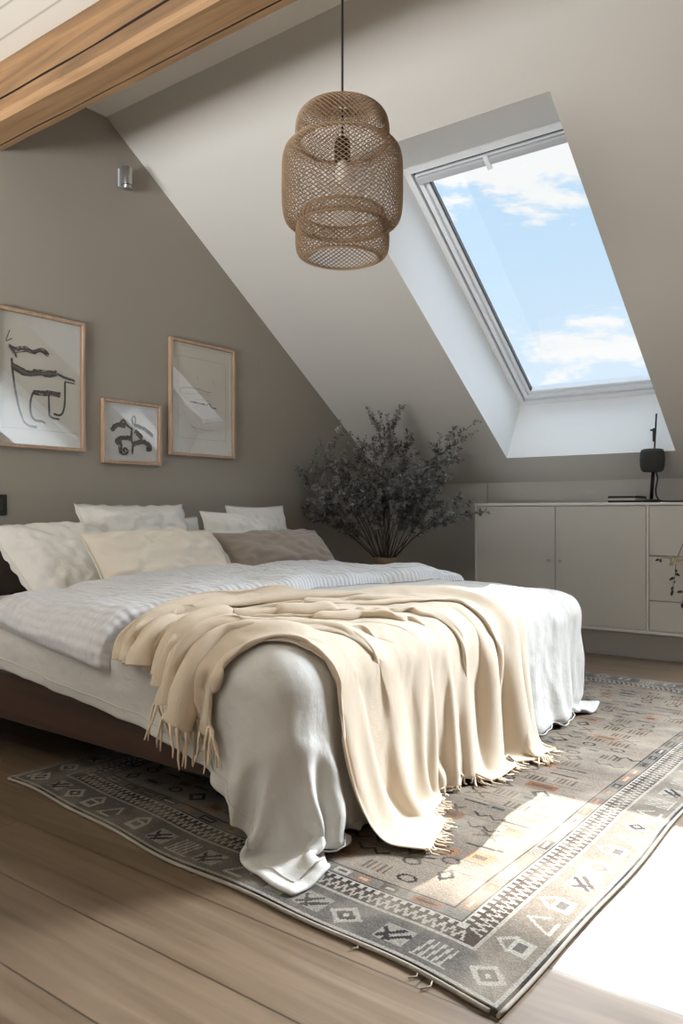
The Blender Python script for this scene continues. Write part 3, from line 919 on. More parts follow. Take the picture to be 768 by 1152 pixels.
def duvet_finish():
    P = DP.copy()
    nu, nv = P.shape[:2]
    n = grid_normals(P)
    for i in range(nu):
        for j in range(nv):
            x, y = DR[i, j]
            w = .009 * fbm(x, y, 3.2, 3, 4.0) + .0040 * fbm(x, y, 8.0, 3, 9.0) + .0040 * fbm(x * .5, y * 2.2, 12.0, 3, 2.0)
            cx_, cy_ = BX1 + .30, BY0 - .225       # a bowed fold and a standing crease near the foot corner
            dc = math.hypot(x - cx_, y - cy_)
            w += .006 * math.exp(-((dc - .37) / .014) ** 2) + .006 * math.exp(-((y - BY0 - .10 - .12 * (BX1 + .2 - x)) / .010) ** 2) * min(1, max(0, (x - BX1 + .05) / .1))
            rg = 1 - abs(mnoise.noise(Vector((x * 3.1 + 7, y * 3.6, 1.3)))) * 2.2
            w += .005 * max(0, rg) ** 6 + .003 * max(0, 1 - abs(mnoise.noise(Vector((x * 7 + 3, y * 9, 4.1)))) * 2.6) ** 5
            hx = min(1, max(0, (x - BX1) / .34)); hy = min(1, max(0, (BY0 - y) / .2))
            pl = math.sin(y * 26 + 2.2 * math.sin(y * 5.1) + .5) + .5 * math.sin(y * 47 + 1 + 2 * math.sin(y * 9))
            ps = math.sin(x * 19 + 2.0 * math.sin(x * 4.3)) + .4 * math.sin(x * 43)
            w += .013 * pl * hx ** 1.3 + .006 * ps * hy
            P[i, j] += n[i, j] * w
    P[..., 2] = np.maximum(P[..., 2], .022)
    uv = DR.reshape(-1, 2)
    o = obj_from_data('duvet', P.reshape(-1, 3), grid_faces(nu, nv), M_DUVET, None, True, uv)
    s = o.modifiers.new('thickness', 'SOLIDIFY'); s.thickness = .012; s.offset = -1
    b = o.modifiers.new('smooth', 'SUBSURF'); b.levels = 1; b.render_levels = 1
    tag(o, 'white crinkled linen duvet draped over the bed foot to the floor', 'duvet')
    # stitched hem: a narrow raised seam a hand's breadth in from the edge
    bm = bmesh.new()
    path = [P[-3, j] + n[-3, j] * .0015 for j in range(3, nv - 2)]
    tube(bm, path, .0022, 5)
    tube(bm, [P[i, 2] + n[i, 2] * .0015 for i in range(0, nu - 2)], .0022, 5)
    obj_from_bm('hem_seam', bm, M_DUVET, o)
    return P
DPf = duvet_finish()

# ---- folded back coverlet lying across the duvet ------------------------------
def build_coverlet():
    nu, nv = DPf.shape[:2]
    n = blur(grid_normals(DPf), 3)
    xs = DR[:, nv // 2, 0]
    i1 = int(np.argmin(abs(xs - (-1.70))))
    ymid = DR[i1 // 2, :, 1]
    j0 = int(np.argmin(abs(ymid - (BY0 - .06)))); j1 = int(np.argmin(abs(ymid - (BY1 + .10))))
    sub = DPf[:i1 + 1, j0:j1 + 1].copy(); nn = n[:i1 + 1, j0:j1 + 1]; rr = DR[:i1 + 1, j0:j1 + 1].copy()
    # resample finer
    def up(A):
        B = np.zeros((A.shape[0] * 2 - 1, A.shape[1] * 2 - 1, A.shape[2])); B[::2, ::2] = A
        B[1::2, ::2] = (A[:-1] + A[1:]) / 2; B[:, 1::2] = (B[:, :-2:2] + B[:, 2::2]) / 2
        return B
    sub, nn, rr = up(sub), up(nn), up(rr)
    a, b = sub.shape[:2]
    T = np.zeros_like(sub)
    for i in range(a):
        for j in range(b):
            x, y = rr[i, j]
            fi = (a - 1 - i) * .009; fj = j * .009; fk = (b - 1 - j) * .009; fh = i * .009
            ed = 1.0
            for f, w in ((fi, .05), (fj, .045), (fk, .05), (fh, .05)):
                e = min(1, f / w); ed *= math.sqrt(max(0, 1 - (1 - e) ** 2))
            h = (.044 + .016 * fbm(x, y, 3.5, 3, 6.0) + .006 * fbm(x, y, 11, 2, 1.0)) * ed + .002
            T[i, j] = sub[i, j] + nn[i, j] * h
            wob = .020 * math.sin(y * 7 + 1) + .012 * math.sin(y * 17)
            k = (i / (a - 1)) ** 3
            T[i, j, 0] += wob * k - .10 * k * (1 - min(1, fj / .5)) * .3
    o = obj_from_data('coverlet', T.reshape(-1, 3), grid_faces(a, b), M_QUILT, None, True, rr.reshape(-1, 2) * 1.0)
    tag(o, 'grey white waffle coverlet folded across the bed below the pillows', 'blanket')
    return T
CT = build_coverlet()

# ---- throw -----------------------------------------------------------------------
def base_tree():
    V = []; F = []
    for G in (DPf, CT):
        o = len(V); V += [tuple(p) for p in G.reshape(-1, 3)]
        F += [tuple(int(q) + o for q in f) for f in grid_faces(*G.shape[:2])]
    return BVHTree.FromPolygons(V, F)
BASE = base_tree()
TP, TR = build_throw(BASE)

def throw_finish():
    nu, nv = TP.shape[:2]
    P = blur(TP, 1)
    n = blur(grid_normals(P), 2); n /= np.linalg.norm(n, axis=2, keepdims=True) + 1e-9
    if n[nu // 2, nv // 2, 2] < 0: n = -n
    for i in range(nu):                      # long soft folds that run with the cloth and sweep round the corner
        s_ = i / (nu - 1)
        for j in range(nv):
            b = j / (nv - 1)
            h = 0
            for k, (c0, c1, c2, w0, a) in enumerate(((.03, .05, .04, .026, .016), (.17, .15, .13, .030, .026), (.31, .30, .24, .028, .022), (.42, .46, .38, .034, .030), (.60, .55, .50, .028, .024), (.70, .68, .63, .030, .030), (.83, .80, .78, .032, .026), (.95, .96, .93, .024, .018))):
                c = c0 * (1 - s_) ** 2 + 2 * c1 * s_ * (1 - s_) + c2 * s_ ** 2 + .012 * math.sin(6 * s_ + k)
                d = (b - c) / (w0 * (1 + .35 * math.exp(-(s_ / .28) ** 2)))
                d = d / (.75 if d < 0 else 1.35)          # steep towards the corner, easy behind
                h += a * (1 + .9 * math.exp(-(s_ / .28) ** 2)) * math.exp(-d * d) * (.55 + .45 * math.sin(3.5 * s_ + 1.7 * k) ** 2)
            e = min(1, b / .03) * min(1, (1 - b) / .03)
            P[i, j] += n[i, j] * h * (.35 + .65 * e)
    P[..., 2] = np.maximum(P[..., 2], .024)
    tr = BASE
    for i in range(nu):
        for j in range(nv):
            q = Vector(P[i, j]); h = tr.find_nearest(q, .06)
            if h[0] is not None:
                dd = (q - h[0]).dot(h[1])
                if dd < .010: P[i, j] = q + h[1] * (.010 - dd)
    o = obj_from_data('throw_blanket', P.reshape(-1, 3), grid_faces(nu, nv), M_THROW, None, True, TR.reshape(-1, 2))
    s = o.modifiers.new('thickness', 'SOLIDIFY'); s.thickness = .005; s.offset = 0
    b = o.modifiers.new('smooth', 'SUBSURF'); b.levels = 1; b.render_levels = 1
    tag(o, 'cream fringed wool throw trailing over the bed foot corner', 'throw')
    r = random.Random(4)
    for end, prv in ((0, 3), (nu - 1, nu - 4)):
        bm = bmesh.new()
        for j in range(1, nv - 1 if end else int(nv * .32), 1):
            p = Vector(P[end, j]); d = (p - Vector(P[prv, j])).normalized()
            d = (d * .55 + Vector((0, 0, -1))).normalized()
            l = r.uniform(.075, .1); pts = []; q = p.copy()
            for k in range(5):
                pts.append(q.copy())
                d = (d + Vector((r.uniform(-.18, .18), r.uniform(-.18, .18), -.12))).normalized()
                q = q + d * l / 4
                q.z = max(q.z, .018)
            tube(bm, pts, [.0035, .0032, .003, .0027, .0015], 5)
        tube(bm, [P[end, j] for j in range(0, nv if end else int(nv * .33), 2)], .0042, 6)      # rolled hem the threads are knotted into
        obj_from_bm('fringe', bm, M_FRINGE, o)
throw_finish()

# --------------------------------------------------------------------------
# pillows
# --------------------------------------------------------------------------
def pillow(name, label, w, h, t, mat, center, yaw, lean, roll=0.0, flange=0.0, seed=0, cat='pillow', group=None, sag=0.0, crumple=1.0):
    """w across the bed, h up, t thick. lean: tilt back from vertical; faces +X."""
    n = 44
    V = []; F = []
    for side in (1, -1):
        for i in range(n + 1):
            for j in range(n + 1):
                u = -1 + 2 * i / n; v = -1 + 2 * j / n
                # pinched outline: edges bow inward between the corners
                ou = u * (1 - .055 * (1 - v * v) * abs(u) ** 3); ov = v * (1 - .06 * (1 - u * u) * abs(v) ** 3)
                fu = max(0, 1 - abs(u) ** 2.4); fv = max(0, 1 - abs(v) ** 2.4)
                th = (fu * fv) ** .55
                x = ou * w / 2; y = ov * h / 2
                rad = min(1, 3 * min(1 - abs(u), 1 - abs(v)))
                wr = .021 * mnoise.noise(Vector((u * 2.2 + seed, v * 2.2, side))) + .012 * mnoise.noise(Vector((u * 6 + seed, v * 5, side * 2)))
                # creases running in from the corners
                ang = math.atan2(v, u); cr_ = .006 * math.sin(ang * 14 + seed) * (u * u * v * v) ** .35
                zz = side * (t / 2 * th) + side * (wr + cr_) * crumple * min(1, th * 2)
                y -= sag * (1 - abs(u)) * (v > 0) * v * .5
                V.append((x, y, zz))
    m = (n + 1) ** 2
    I = np.arange(m).reshape(n + 1, n + 1)
    for s in (0, 1):
        for i in range(n):
            for j in range(n):
                q = [I[i, j], I[i + 1, j], I[i + 1, j + 1], I[i, j + 1]]
                q = [int(k) + s * m for k in q]
                F.append(q if s == 0 else q[::-1])
    # local frame: x->across(Y), y->up, z->facing +X
    Rm = Matrix(((0, 0, 1), (1, 0, 0), (0, 1, 0))).to_4x4()
    Mx = Matrix.Translation(center) @ Matrix.Rotation(yaw, 4, 'Z') @ Matrix.Rotation(-lean, 4, 'Y') @ Matrix.Rotation(roll, 4, 'X') @ Rm
    bm = bmesh.new()
    bv = [bm.verts.new(Mx @ Vector(v)) for v in V]
    for f in F: bm.faces.new([bv[k] for k in f])
    bmesh.ops.remove_doubles(bm, verts=bm.verts[:], dist=.0006)
    o = obj_from_bm(name, bm, mat, None, True)
    sub = o.modifiers.new('smooth', 'SUBSURF'); sub.levels = 1; sub.render_levels = 1
    tag(o, label, cat, group)
    # seam / flange
    bm = bmesh.new()
    rim = []
    k = 48
    for e in range(4):
        for s in range(k):
            q = -1 + 2 * s / k
            u, v = [(q, -1), (1, q), (-q, 1), (-1, -q)][e]
            ou = u * (1 - .055 * (1 - v * v) * abs(u) ** 3); ov = v * (1 - .06 * (1 - u * u) * abs(v) ** 3)
            yy = ov * h / 2 - sag * (1 - abs(u)) * (v > 0) * v * .5
            rim.append((ou * w / 2, yy, u, v))
    nn = len(rim)
    if flange > 0:
        a = []; b = []; c = []
        for q, (x, y, u, v) in enumerate(rim):
            L_ = math.hypot(u, v); z = .007 * mnoise.noise(Vector((q * .35, seed, 2))) + .005 * math.sin(q * .9 + seed)
            sc = .85
            a.append(bm.verts.new(Mx @ Vector((x * .985, y * .985, .003))))
            b.append(bm.verts.new(Mx @ Vector((x + u / L_ * flange, y + v / L_ * flange, z))))
            c.append(bm.verts.new(Mx @ Vector((x * .985, y * .985, -.003))))
        for q in range(nn):
            p = (q + 1) % nn
            bm.faces.new((a[q], a[p], b[p], b[q])); bm.faces.new((c[q], b[q], b[p], c[p]))
        obj_from_bm('flange', bm, mat, o, True)
    else:
        tube(bm, [Mx @ Vector((x, y, 0)) for x, y, _, _ in rim + rim[:1]], .0035, 6)
        obj_from_bm('piping', bm, mat, o)
    return o

pillow('pillow', 'white flanged pillow leaning on the headboard at the bed edge', .52, .46, .16, M_PILW, (-2.79, 1.89, .605), .02, .92, flange=.02, seed=1)
pillow('pillow', 'white pillow standing behind the cream cushion', .60, .40, .16, M_PILW, (-2.90, 2.35, .645), .0, .42, flange=.015, seed=2, crumple=1.3)
pillow('cushion', 'cream linen cushion propped in front of the white pillows', .66, .34, .18, M_PILC, (-2.49, 2.13, .585), -.04, .66, seed=3, cat='cushion')
pillow('pillow', 'white pillow mostly hidden between the two upright pillow pairs', .38, .34, .10, M_PILW, (-3.06, 2.68, .61), .0, .30, seed=4)
pillow('pillow', 'white pillow behind the left half of the taupe cushion', .44, .40, .17, M_PILW, (-2.82, 2.92, .62), .0, .42, seed=5, crumple=1.2)
pillow('pillow', 'white pillow furthest along the headboard behind the taupe cushion', .46, .40, .13, M_PILW, (-2.99, 3.24, .64), .0, .25, seed=6)
pillow('cushion', 'taupe grey cushion propped against white pillows', .70, .28, .15, M_PILT, (-2.52, 2.87, .60), -.05, .75, seed=7, cat='cushion')

# --------------------------------------------------------------------------
# framed pictures on the gable wall
# --------------------------------------------------------------------------
def ribbon(bm, pts, w, x, mi, jag=0.0, rnd=None):
    """a flat brush stroke in the plane X = x through (y, z) points; w width or list"""
    n = len(pts); a = []; b = []
    for i, (y, z) in enumerate(pts):
        y0, z0 = pts[max(i - 1, 0)]; y1, z1 = pts[min(i + 1, n - 1)]
        d = math.hypot(y1 - y0, z1 - z0) + 1e-9; ny, nz = -(z1 - z0) / d, (y1 - y0) / d
        ww = (w if not isinstance(w, (list, tuple)) else w[i]) / 2
        j1 = 1 + (rnd.uniform(-jag, jag) if rnd else 0); j2 = 1 + (rnd.uniform(-jag, jag) if rnd else 0)
        a.append(bm.verts.new((x, y + ny * ww * j1, z + nz * ww * j1))); b.append(bm.verts.new((x, y - ny * ww * j2, z - nz * ww * j2)))
    for i in range(n - 1):
        f = bm.faces.new((a[i], a[i + 1], b[i + 1], b[i])); f.material_index = mi

def picture(label, y0, y1, z0, z1, matw, paper, strokes, mw=.016):
    root = thing('picture_frame', label, 'picture', (XG, (y0 + y1) / 2, z0))
    x0, x1 = XG + .001, XG + .026
    bm = bmesh.new()
    box(bm, x0, x1, y0, y0 + mw, z0, z1, .002, 1); box(bm, x0, x1, y1 - mw, y1, z0, z1, .002, 1)
    box(bm, x0, x1, y0 + mw, y1 - mw, z0, z0 + mw, .002, 1); box(bm, x0, x1, y0 + mw, y1 - mw, z1 - mw, z1, .002, 1)
    obj_from_bm('moulding', bm, M_OAKF, root)
    yi0, yi1, zi0, zi1 = y0 + mw, y1 - mw, z0 + mw, z1 - mw
    ya, yb, za, zb = yi0 + matw, yi1 - matw, zi0 + matw, zi1 - matw
    bm = bmesh.new()
    if matw > 0:
        for q in ((yi0, ya, zi0, zi1), (yb, yi1, zi0, zi1), (ya, yb, zi0, za), (ya, yb, zb, zi1)):
            box(bm, x0, XG + .011, *q)
        obj_from_bm('mat_board', bm, M_MAT, root)
        bm = bmesh.new()
    box(bm, x0, XG + .008, ya, yb, za, zb)
    S = lambda p: (ya + (yb - ya) * p[0], zb - (zb - za) * p[1])
    rnd = random.Random(int(y0 * 1000))
    for k, st in enumerate(strokes):
        pts, w, mi, jag = st
        pp = smooth_path([S(p) for p in pts], 6)
        ribbon(bm, pp, w, XG + .0086 + .00015 * k, mi, jag, rnd)
    obj_from_bm('print', bm, [paper, M_INK, M_INKG, M_LINE], root)
    bm = bmesh.new(); box(bm, XG + .0150, XG + .0165, yi0, yi1, zi0, zi1)
    obj_from_bm('glass', bm, M_PICGLASS, root)
    return root

def edge_lines(i0=.05, i1=.95, j0=.05, j1=.95):
    return [([(i0, j0), (i1, j0)], .0016, 3, 0), ([(i1, j0), (i1, j1)], .0016, 3, 0), ([(i1, j1), (i0, j1)], .0016, 3, 0), ([(i0, j1), (i0, j0)], .0016, 3, 0)]

def dry(pts, w, k=3):
    """a dry-brush bar: several jagged overlapping ribbons"""
    r = random.Random(int(w * 1e5) + len(pts)); out = []
    out.append(([(p[0] + r.uniform(-.006, .006), p[1]) for p in pts], w * .8, 1, .45))
    for q in range(k):
        o = (q - (k - 1) / 2) * .016
        out.append(([(p[0] + r.uniform(-.012, .012), p[1] + o + r.uniform(-.006, .006)) for p in pts], w * r.uniform(.25, .45), 1 if q % 2 == 0 else 2, .8))
    return out

# large drawing : black brush lines like a bent stool shape
st1 = edge_lines(.06, .96, .02, .88)[2:3] + [
    ([(.15, .14), (.105, .225)], .004, 1, .2), ([(.105, .23), (.18, .20)], .004, 1, .2),
    ([(.17, .35), (.20, .55), (.26, .74), (.33, .84), (.46, .86)], .0105, 1, .15),
    ([(.42, .585), (.385, .66), (.39, .76), (.44, .805), (.52, .81), (.56, .825)], .0095, 1, .15),
    ([(.60, .60), (.605, .70), (.62, .765), (.73, .78)], .0095, 1, .15),
    ([(.80, .47), (.80, .60), (.785, .70), (.74, .745), (.66, .74)], .0095, 1, .15), ([(.80, .472), (.93, .478)], .006, 1, .3)]
st1 += dry([(.14, .26), (.22, .28), (.32, .265), (.42, .275), (.5, .255), (.60, .275)], .016)
st1 += dry([(.17, .40), (.25, .43), (.36, .45), (.48, .43), (.60, .43), (.70, .415)], .028)
st1 += dry([(.70, .42), (.80, .44), (.92, .455)], .010, 2)
st1 += dry([(.42, .59), (.52, .585), (.62, .585), (.74, .585)], .016)
st1 += dry([(.16, .27), (.2, .31), (.22, .34)], .008, 2)
picture('large pale framed brush drawing of long black curved lines', 1.790, 2.236, 1.080, 1.680, .0, M_PAPER, st1)

st2 = []
st2 += dry([(.12, .48), (.18, .40), (.28, .36), (.38, .37)], .030, 4) + dry([(.28, .33), (.34, .26), (.40, .34), (.50, .42)], .012, 2)
st2 += [([(.55, .16), (.51, .22), (.53, .32), (.57, .30), (.575, .21), (.55, .16)], .008, 2, .4)]
st2 += dry([(.56, .34), (.70, .37), (.82, .43), (.94, .52)], .016, 4)
st2 += [([(.50, .40), (.49, .60), (.52, .72), (.51, .90)], .010, 1, .5)]
st2 += dry([(.57, .44), (.64, .50), (.70, .58)], .03, 4)
st2 += dry([(.50, .60), (.36, .60), (.22, .64), (.21, .70), (.30, .72)], .024, 4)
st2 += dry([(.52, .72), (.64, .66), (.76, .66), (.86, .70), (.87, .76), (.80, .78)], .026, 4)
st2 += [([(.30, .72), (.28, .82), (.30, .90), (.37, .91), (.42, .84), (.36, .79), (.33, .84), (.37, .87)], .010, 1, .5), ([(.24, .76), (.26, .88), (.34, .93)], .008, 2, .4)]
picture('small square framed print of black brush strokes between two larger pictures', 2.335, 2.690, 1.035, 1.345, .012, M_PAPERW, st2, .014)

st3 = edge_lines(.08, .92, .10, .88) + [
    ([(.12, .46), (.13, .41), (.35, .39), (.60, .41), (.64, .40)], .0022, 2, .2), ([(.13, .46), (.30, .45), (.5, .43), (.66, .44)], .0015, 3, .2),
    ([(.40, .27), (.42, .30)], .0022, 2, 0), ([(.66, .28), (.70, .31), (.71, .35)], .0016, 3, 0),
    ([(.28, .525), (.40, .53), (.54, .535)], .006, 1, .5), ([(.56, .54), (.62, .525), (.66, .555), (.74, .56)], .005, 1, .6),
    ([(.36, .50), (.50, .49), (.64, .50)], .0014, 3, .3), ([(.30, .77), (.40, .775), (.50, .782), (.68, .785)], .0022, 3, .6)]
picture('tall framed print with a few faint line marks nearest the slope', 2.750, 3.225, 1.098, 1.712, .014, M_MAT, st3)

# --------------------------------------------------------------------------
# wall sconce and wall switch
# --------------------------------------------------------------------------
sc_ = thing('wall_sconce', 'small steel cylinder wall light high on the gable wall', 'wall light', (XG, 2.45, 2.38))
bm = bmesh.new(); box(bm, XG + .001, XG + .012, 2.435, 2.480, 2.39, 2.48, .004, 2); obj_from_bm('back_plate', bm, M_FRAMEG, sc_)
bm = bmesh.new(); lathe(bm, [(.0, 2.378), (.022, 2.378), (.0245, 2.382), (.0245, 2.480), (.022, 2.484), (.0, 2.484)], XG + .036, 2.464, 28); obj_from_bm('housing', bm, M_STEEL, sc_)
bm = bmesh.new(); lathe(bm, [(.0248, 2.393), (.0262, 2.394), (.0262, 2.397), (.0248, 2.398)], XG + .036, 2.464, 28); obj_from_bm('ring', bm, M_GASKET, sc_)

sw = thing('light_switch', 'black square switch plate on the taupe wall', 'switch', (XG, 1.80, .78))
bm = bmesh.new(); box(bm, XG + .001, XG + .011, 1.765, 1.855, .785, .875, .004, 2); obj_from_bm('plate', bm, M_BLACK, sw)
bm = bmesh.new(); box(bm, XG + .0105, XG + .016, 1.785, 1.835, .805, .855, .003, 2); obj_from_bm('rocker', bm, M_LAMPS, sw)

# --------------------------------------------------------------------------
# woven pendant lamp hung from the beam
# --------------------------------------------------------------------------
def make_pendant():
    v = 2.22; px = (384, )
    cx, cy = -math.sin(YAW) * v + .003, math.cos(YAW) * v
    root = thing('pendant_lamp', 'woven bamboo pendant lamp hanging on a black cord', 'pendant lamp', (cx, cy, 2.34))
    def dense(prof, k):
        pts = smooth_path(prof, 10); pts = np.array(pts)
        s = np.concatenate([[0], np.cumsum(np.linalg.norm(np.diff(pts, axis=0), axis=1))])
        q = np.linspace(0, s[-1], k)
        return np.stack([np.interp(q, s, pts[:, 0]), np.interp(q, s, pts[:, 1])], 1)
    def lattice(name, prof, nseg, rows, th, parent):
        pr = dense(prof, rows)
        V = []; F = []
        for i, (r, z) in enumerate(pr):
            for k in range(nseg):
                a = 2 * PI * (k + .5 * (i % 2)) / nseg
                V.append((cx + r * math.cos(a), cy + r * math.sin(a), z))
        g = lambda i, k: i * nseg + k % nseg
        for i in range(0, rows - 2):
            o = i % 2
            for k in range(nseg):
                # diamond: row i vertex, two of row i+1, row i+2 vertex
                F.append((g(i, k), g(i + 1, k + o - 1 + 0 if o else k - 1) if False else g(i + 1, k - 1 + o), g(i + 2, k), g(i + 1, k + o)))
        ob = obj_from_data(name, V, F, M_RATTAN, parent, False)
        w = ob.modifiers.new('strands', 'WIREFRAME'); w.thickness = th; w.use_even_offset = False; w.use_boundary = True; w.use_replace = True
        return ob
    upper = [(.014, 1.968), (.060, 1.967), (.100, 1.958), (.122, 1.935), (.130, 1.900), (.129, 1.868), (.121, 1.850), (.128, 1.842), (.148, 1.838), (.161, 1.820), (.167, 1.785), (.168, 1.735), (.168, 1.680), (.166, 1.635), (.160, 1.604), (.147, 1.588), (.122, 1.585)]
    lower = [(.116, 1.625), (.124, 1.600), (.129, 1.565), (.130, 1.530), (.127, 1.500), (.118, 1.484), (.100, 1.478)]
    zz_ = lambda z: 1.715 + (z - 1.715) * .86
    upper = [(r, zz_(z)) for r, z in upper]; lower = [(r, zz_(z)) for r, z in lower]
    lattice('upper_shade', upper, 58, 76, .0036, root)
    lattice('lower_shade', lower, 52, 26, .0036, root)
    def ringo(r, z, t, name='shade_ring'):
        bm = bmesh.new()
        tube(bm, [(cx + r * math.cos(2 * PI * k / 48), cy + r * math.sin(2 * PI * k / 48), zz_(z)) for k in range(49)], t, 7)
        return obj_from_bm(name, bm, M_RATTAN, root)
    ringo(.100, 1.478, .004); ringo(.124, 1.585, .0055); ringo(.122, 1.849, .005); ringo(.116, 1.625, .004); ringo(.014, 1.968, .004)
    bm = bmesh.new(); tube(bm, [(cx, cy, 2.348), (cx, cy, 1.845)], .0035, 8); obj_from_bm('cord', bm, M_BLACK, root)
    bm = bmesh.new(); lathe(bm, [(.0, 1.850), (.016, 1.847), (.022, 1.83), (.022, 1.785), (.018, 1.78), (0, 1.78)], cx, cy, 20); obj_from_bm('socket', bm, M_BLACK, root)
    bm = bmesh.new(); lathe(bm, [(.0, 1.725), (.010, 1.727), (.019, 1.736), (.022, 1.749), (.019, 1.763), (.013, 1.775), (.013, 1.782), (0, 1.782)], cx, cy, 20); obj_from_bm('bulb', bm, M_BULB, root)
make_pendant()

# --------------------------------------------------------------------------
# sideboard under the slope
# --------------------------------------------------------------------------
def make_sideboard():
    x0, x1, yf, yb, z0, z1 = -2.285, -.73, 4.41, 4.80, .14, .852
    root = thing('sideboard', 'long pale greige sideboard with doors and drawers below the skylight', 'sideboard', ((x0 + x1) / 2, yb, 0))
    e = .016
    bm = bmesh.new()
    box(bm, x0, x1, yf, yb, z1 - e, z1, .002, 1); box(bm, x0, x0 + e, yf, yb, z0, z1 - e, .002, 1); box(bm, x1 - e, x1, yf, yb, z0, z1 - e, .002, 1)
    box(bm, x0 + e, x1 - e, yf, yb, z0, z0 + e, .002, 1); box(bm, x0 + e, x1 - e, yb - .01, yb, z0 + e, z1 - e)
    box(bm, -1.2575, -1.2445, yf + .003, yb - .01, z0 + e, z1 - e)
    obj_from_bm('carcass', bm, M_SIDEBE, root)
    dy0, dy1 = yf + .002, yf + .022
    for (a, b, kx) in ((x0 + e + .003, -1.772, -1.805), (-1.768, -1.2605, -1.735)):
        bm = bmesh.new(); box(bm, a, b, dy0, dy1, z0 + e + .003, z1 - e - .003, .0015, 1)
        d = obj_from_bm('door', bm, M_SIDEB, root)
        bm = bmesh.new()
        tube(bm, [(kx, dy0 + .001, .518), (kx, dy0 - .010, .518), (kx, dy0 - .018, .518)], [.006, .006, .010], 16)
        k = obj_from_bm('knob', bm, M_STEEL, d)
    zs = [z0 + e + .003, .322, .563, z1 - e - .003]
    for i in range(3):
        bm = bmesh.new(); box(bm, -1.2415, x1 - e - .003, dy0, dy1, zs[i] + (.002 if i else 0), zs[i + 1] - (.002 if i < 2 else 0), .0015, 1)
        obj_from_bm('drawer', bm, M_SIDEB, root)
    bm = bmesh.new(); box(bm, x0 + .02, x1 - .02, yf + .02, yb - .01, 0, z0, .002, 1); obj_from_bm('plinth', bm, M_PLINTH, root)
make_sideboard()
ZS = .852

# table lamp on the sideboard
def make_lamp():
    lx, ly = -1.272, 4.56
    root = thing('table_lamp', 'slim black table lamp with a charcoal drum shade on the sideboard', 'lamp', (lx, ly, ZS))
    bm = bmesh.new(); lathe(bm, [(0, ZS), (.048, ZS), (.050, ZS + .006), (.046, ZS + .016), (.014, ZS + .020), (0, ZS + .020)], lx, ly, 28); obj_from_bm('base', bm, M_LEG, root)
    tilt = .05
    bm = bmesh.new(); tube(bm, [(lx, ly, ZS + .018), (lx + .012, ly, ZS + .20)], .0095, 10)
    tube(bm, [(lx + .012, ly, ZS + .20), (lx + .030, ly - .01, 1.345)], .005, 8); obj_from_bm('stem', bm, M_LEG, root)
    sx = lx + .008
    bm = bmesh.new()
    lathe(bm, [(.0, 1.022), (.045, 1.022), (.058, 1.030), (.064, 1.055), (.066, 1.09), (.064, 1.13), (.057, 1.146), (.044, 1.15), (.0, 1.15)], sx, ly - .01, 32)
    obj_from_bm('lamp_shade', bm, M_LAMPS, root)
    bm = bmesh.new(); box(bm, lx + .010, lx + .026, ly - .018, ly - .002, 1.19, 1.265, .003, 1); tube(bm, [(lx - .002, ly - .01, 1.255), (lx + .02, ly - .01, 1.255)], .006, 8)
    obj_from_bm('clamp', bm, M_LEG, root)
    bm = bmesh.new()
    tube(bm, smooth_path([(lx + .022, ly, 1.03), (lx + .036, ly - .01, .985), (lx + .028, ly - .015, .92), (lx + .040, ly - .02, .875), (lx + .07, ly - .03, ZS + .008), (lx + .18, ly - .04, ZS + .006), (lx + .40, ly - .03, ZS + .005)], 8), .0045, 7)
    obj_from_bm('cord', bm, M_BLACK, root)
make_lamp()

bk = thing('book', 'black covered book lying flat on the sideboard beside the lamp', 'book', (-1.42, 4.55, ZS))
bm = bmesh.new(); bx0, bx1, by0, by1 = -1.475, -1.325, 4.445, 4.65
box(bm, bx0, bx1, by0, by1, ZS + .0005, ZS + .013, .001, 1); box(bm, bx0, bx1, by0, by1, ZS + .025, ZS + .037, .001, 1)
box(bm, bx0, bx1, by1 - .004, by1, ZS + .013, ZS + .025)
obj_from_bm('cover', bm, M_BOOKC, bk)
box_obj('pages', (bx0 + .004, bx1 - .004, by0 + .004, by1 - .004, ZS + .013, ZS + .025), M_PAGES, bk, 0)

# --------------------------------------------------------------------------
# plants
# --------------------------------------------------------------------------
def leaf(bm, p, d, n, L, W, fold=.15):
    d = d.normalized(); s = d.cross(n)
    if s.length < 1e-4: s = d.cross(Vector((1, 0, 0)))
    s.normalize(); n = s.cross(d).normalized()
    pts = [p, p + d * L * .35 + s * W * .5 + n * fold * W, p + d * L * .75 + s * W * .36 + n * fold * W * .6, p + d * L - n * .1 * L, p + d * L * .75 - s * W * .36 + n * fold * W * .6, p + d * L * .35 - s * W * .5 + n * fold * W]
    m1 = p + d * L * .4; m2 = p + d * L * .75
    v = [bm.verts.new(q) for q in pts]; a = bm.verts.new(m1); b = bm.verts.new(m2)
    for f in ((v[0], v[1], a), (v[1], v[2], b, a), (v[2], v[3], b), (v[3], v[4], b), (v[4], v[5], a, b), (v[5], v[0], a)):
        bm.faces.new(f)

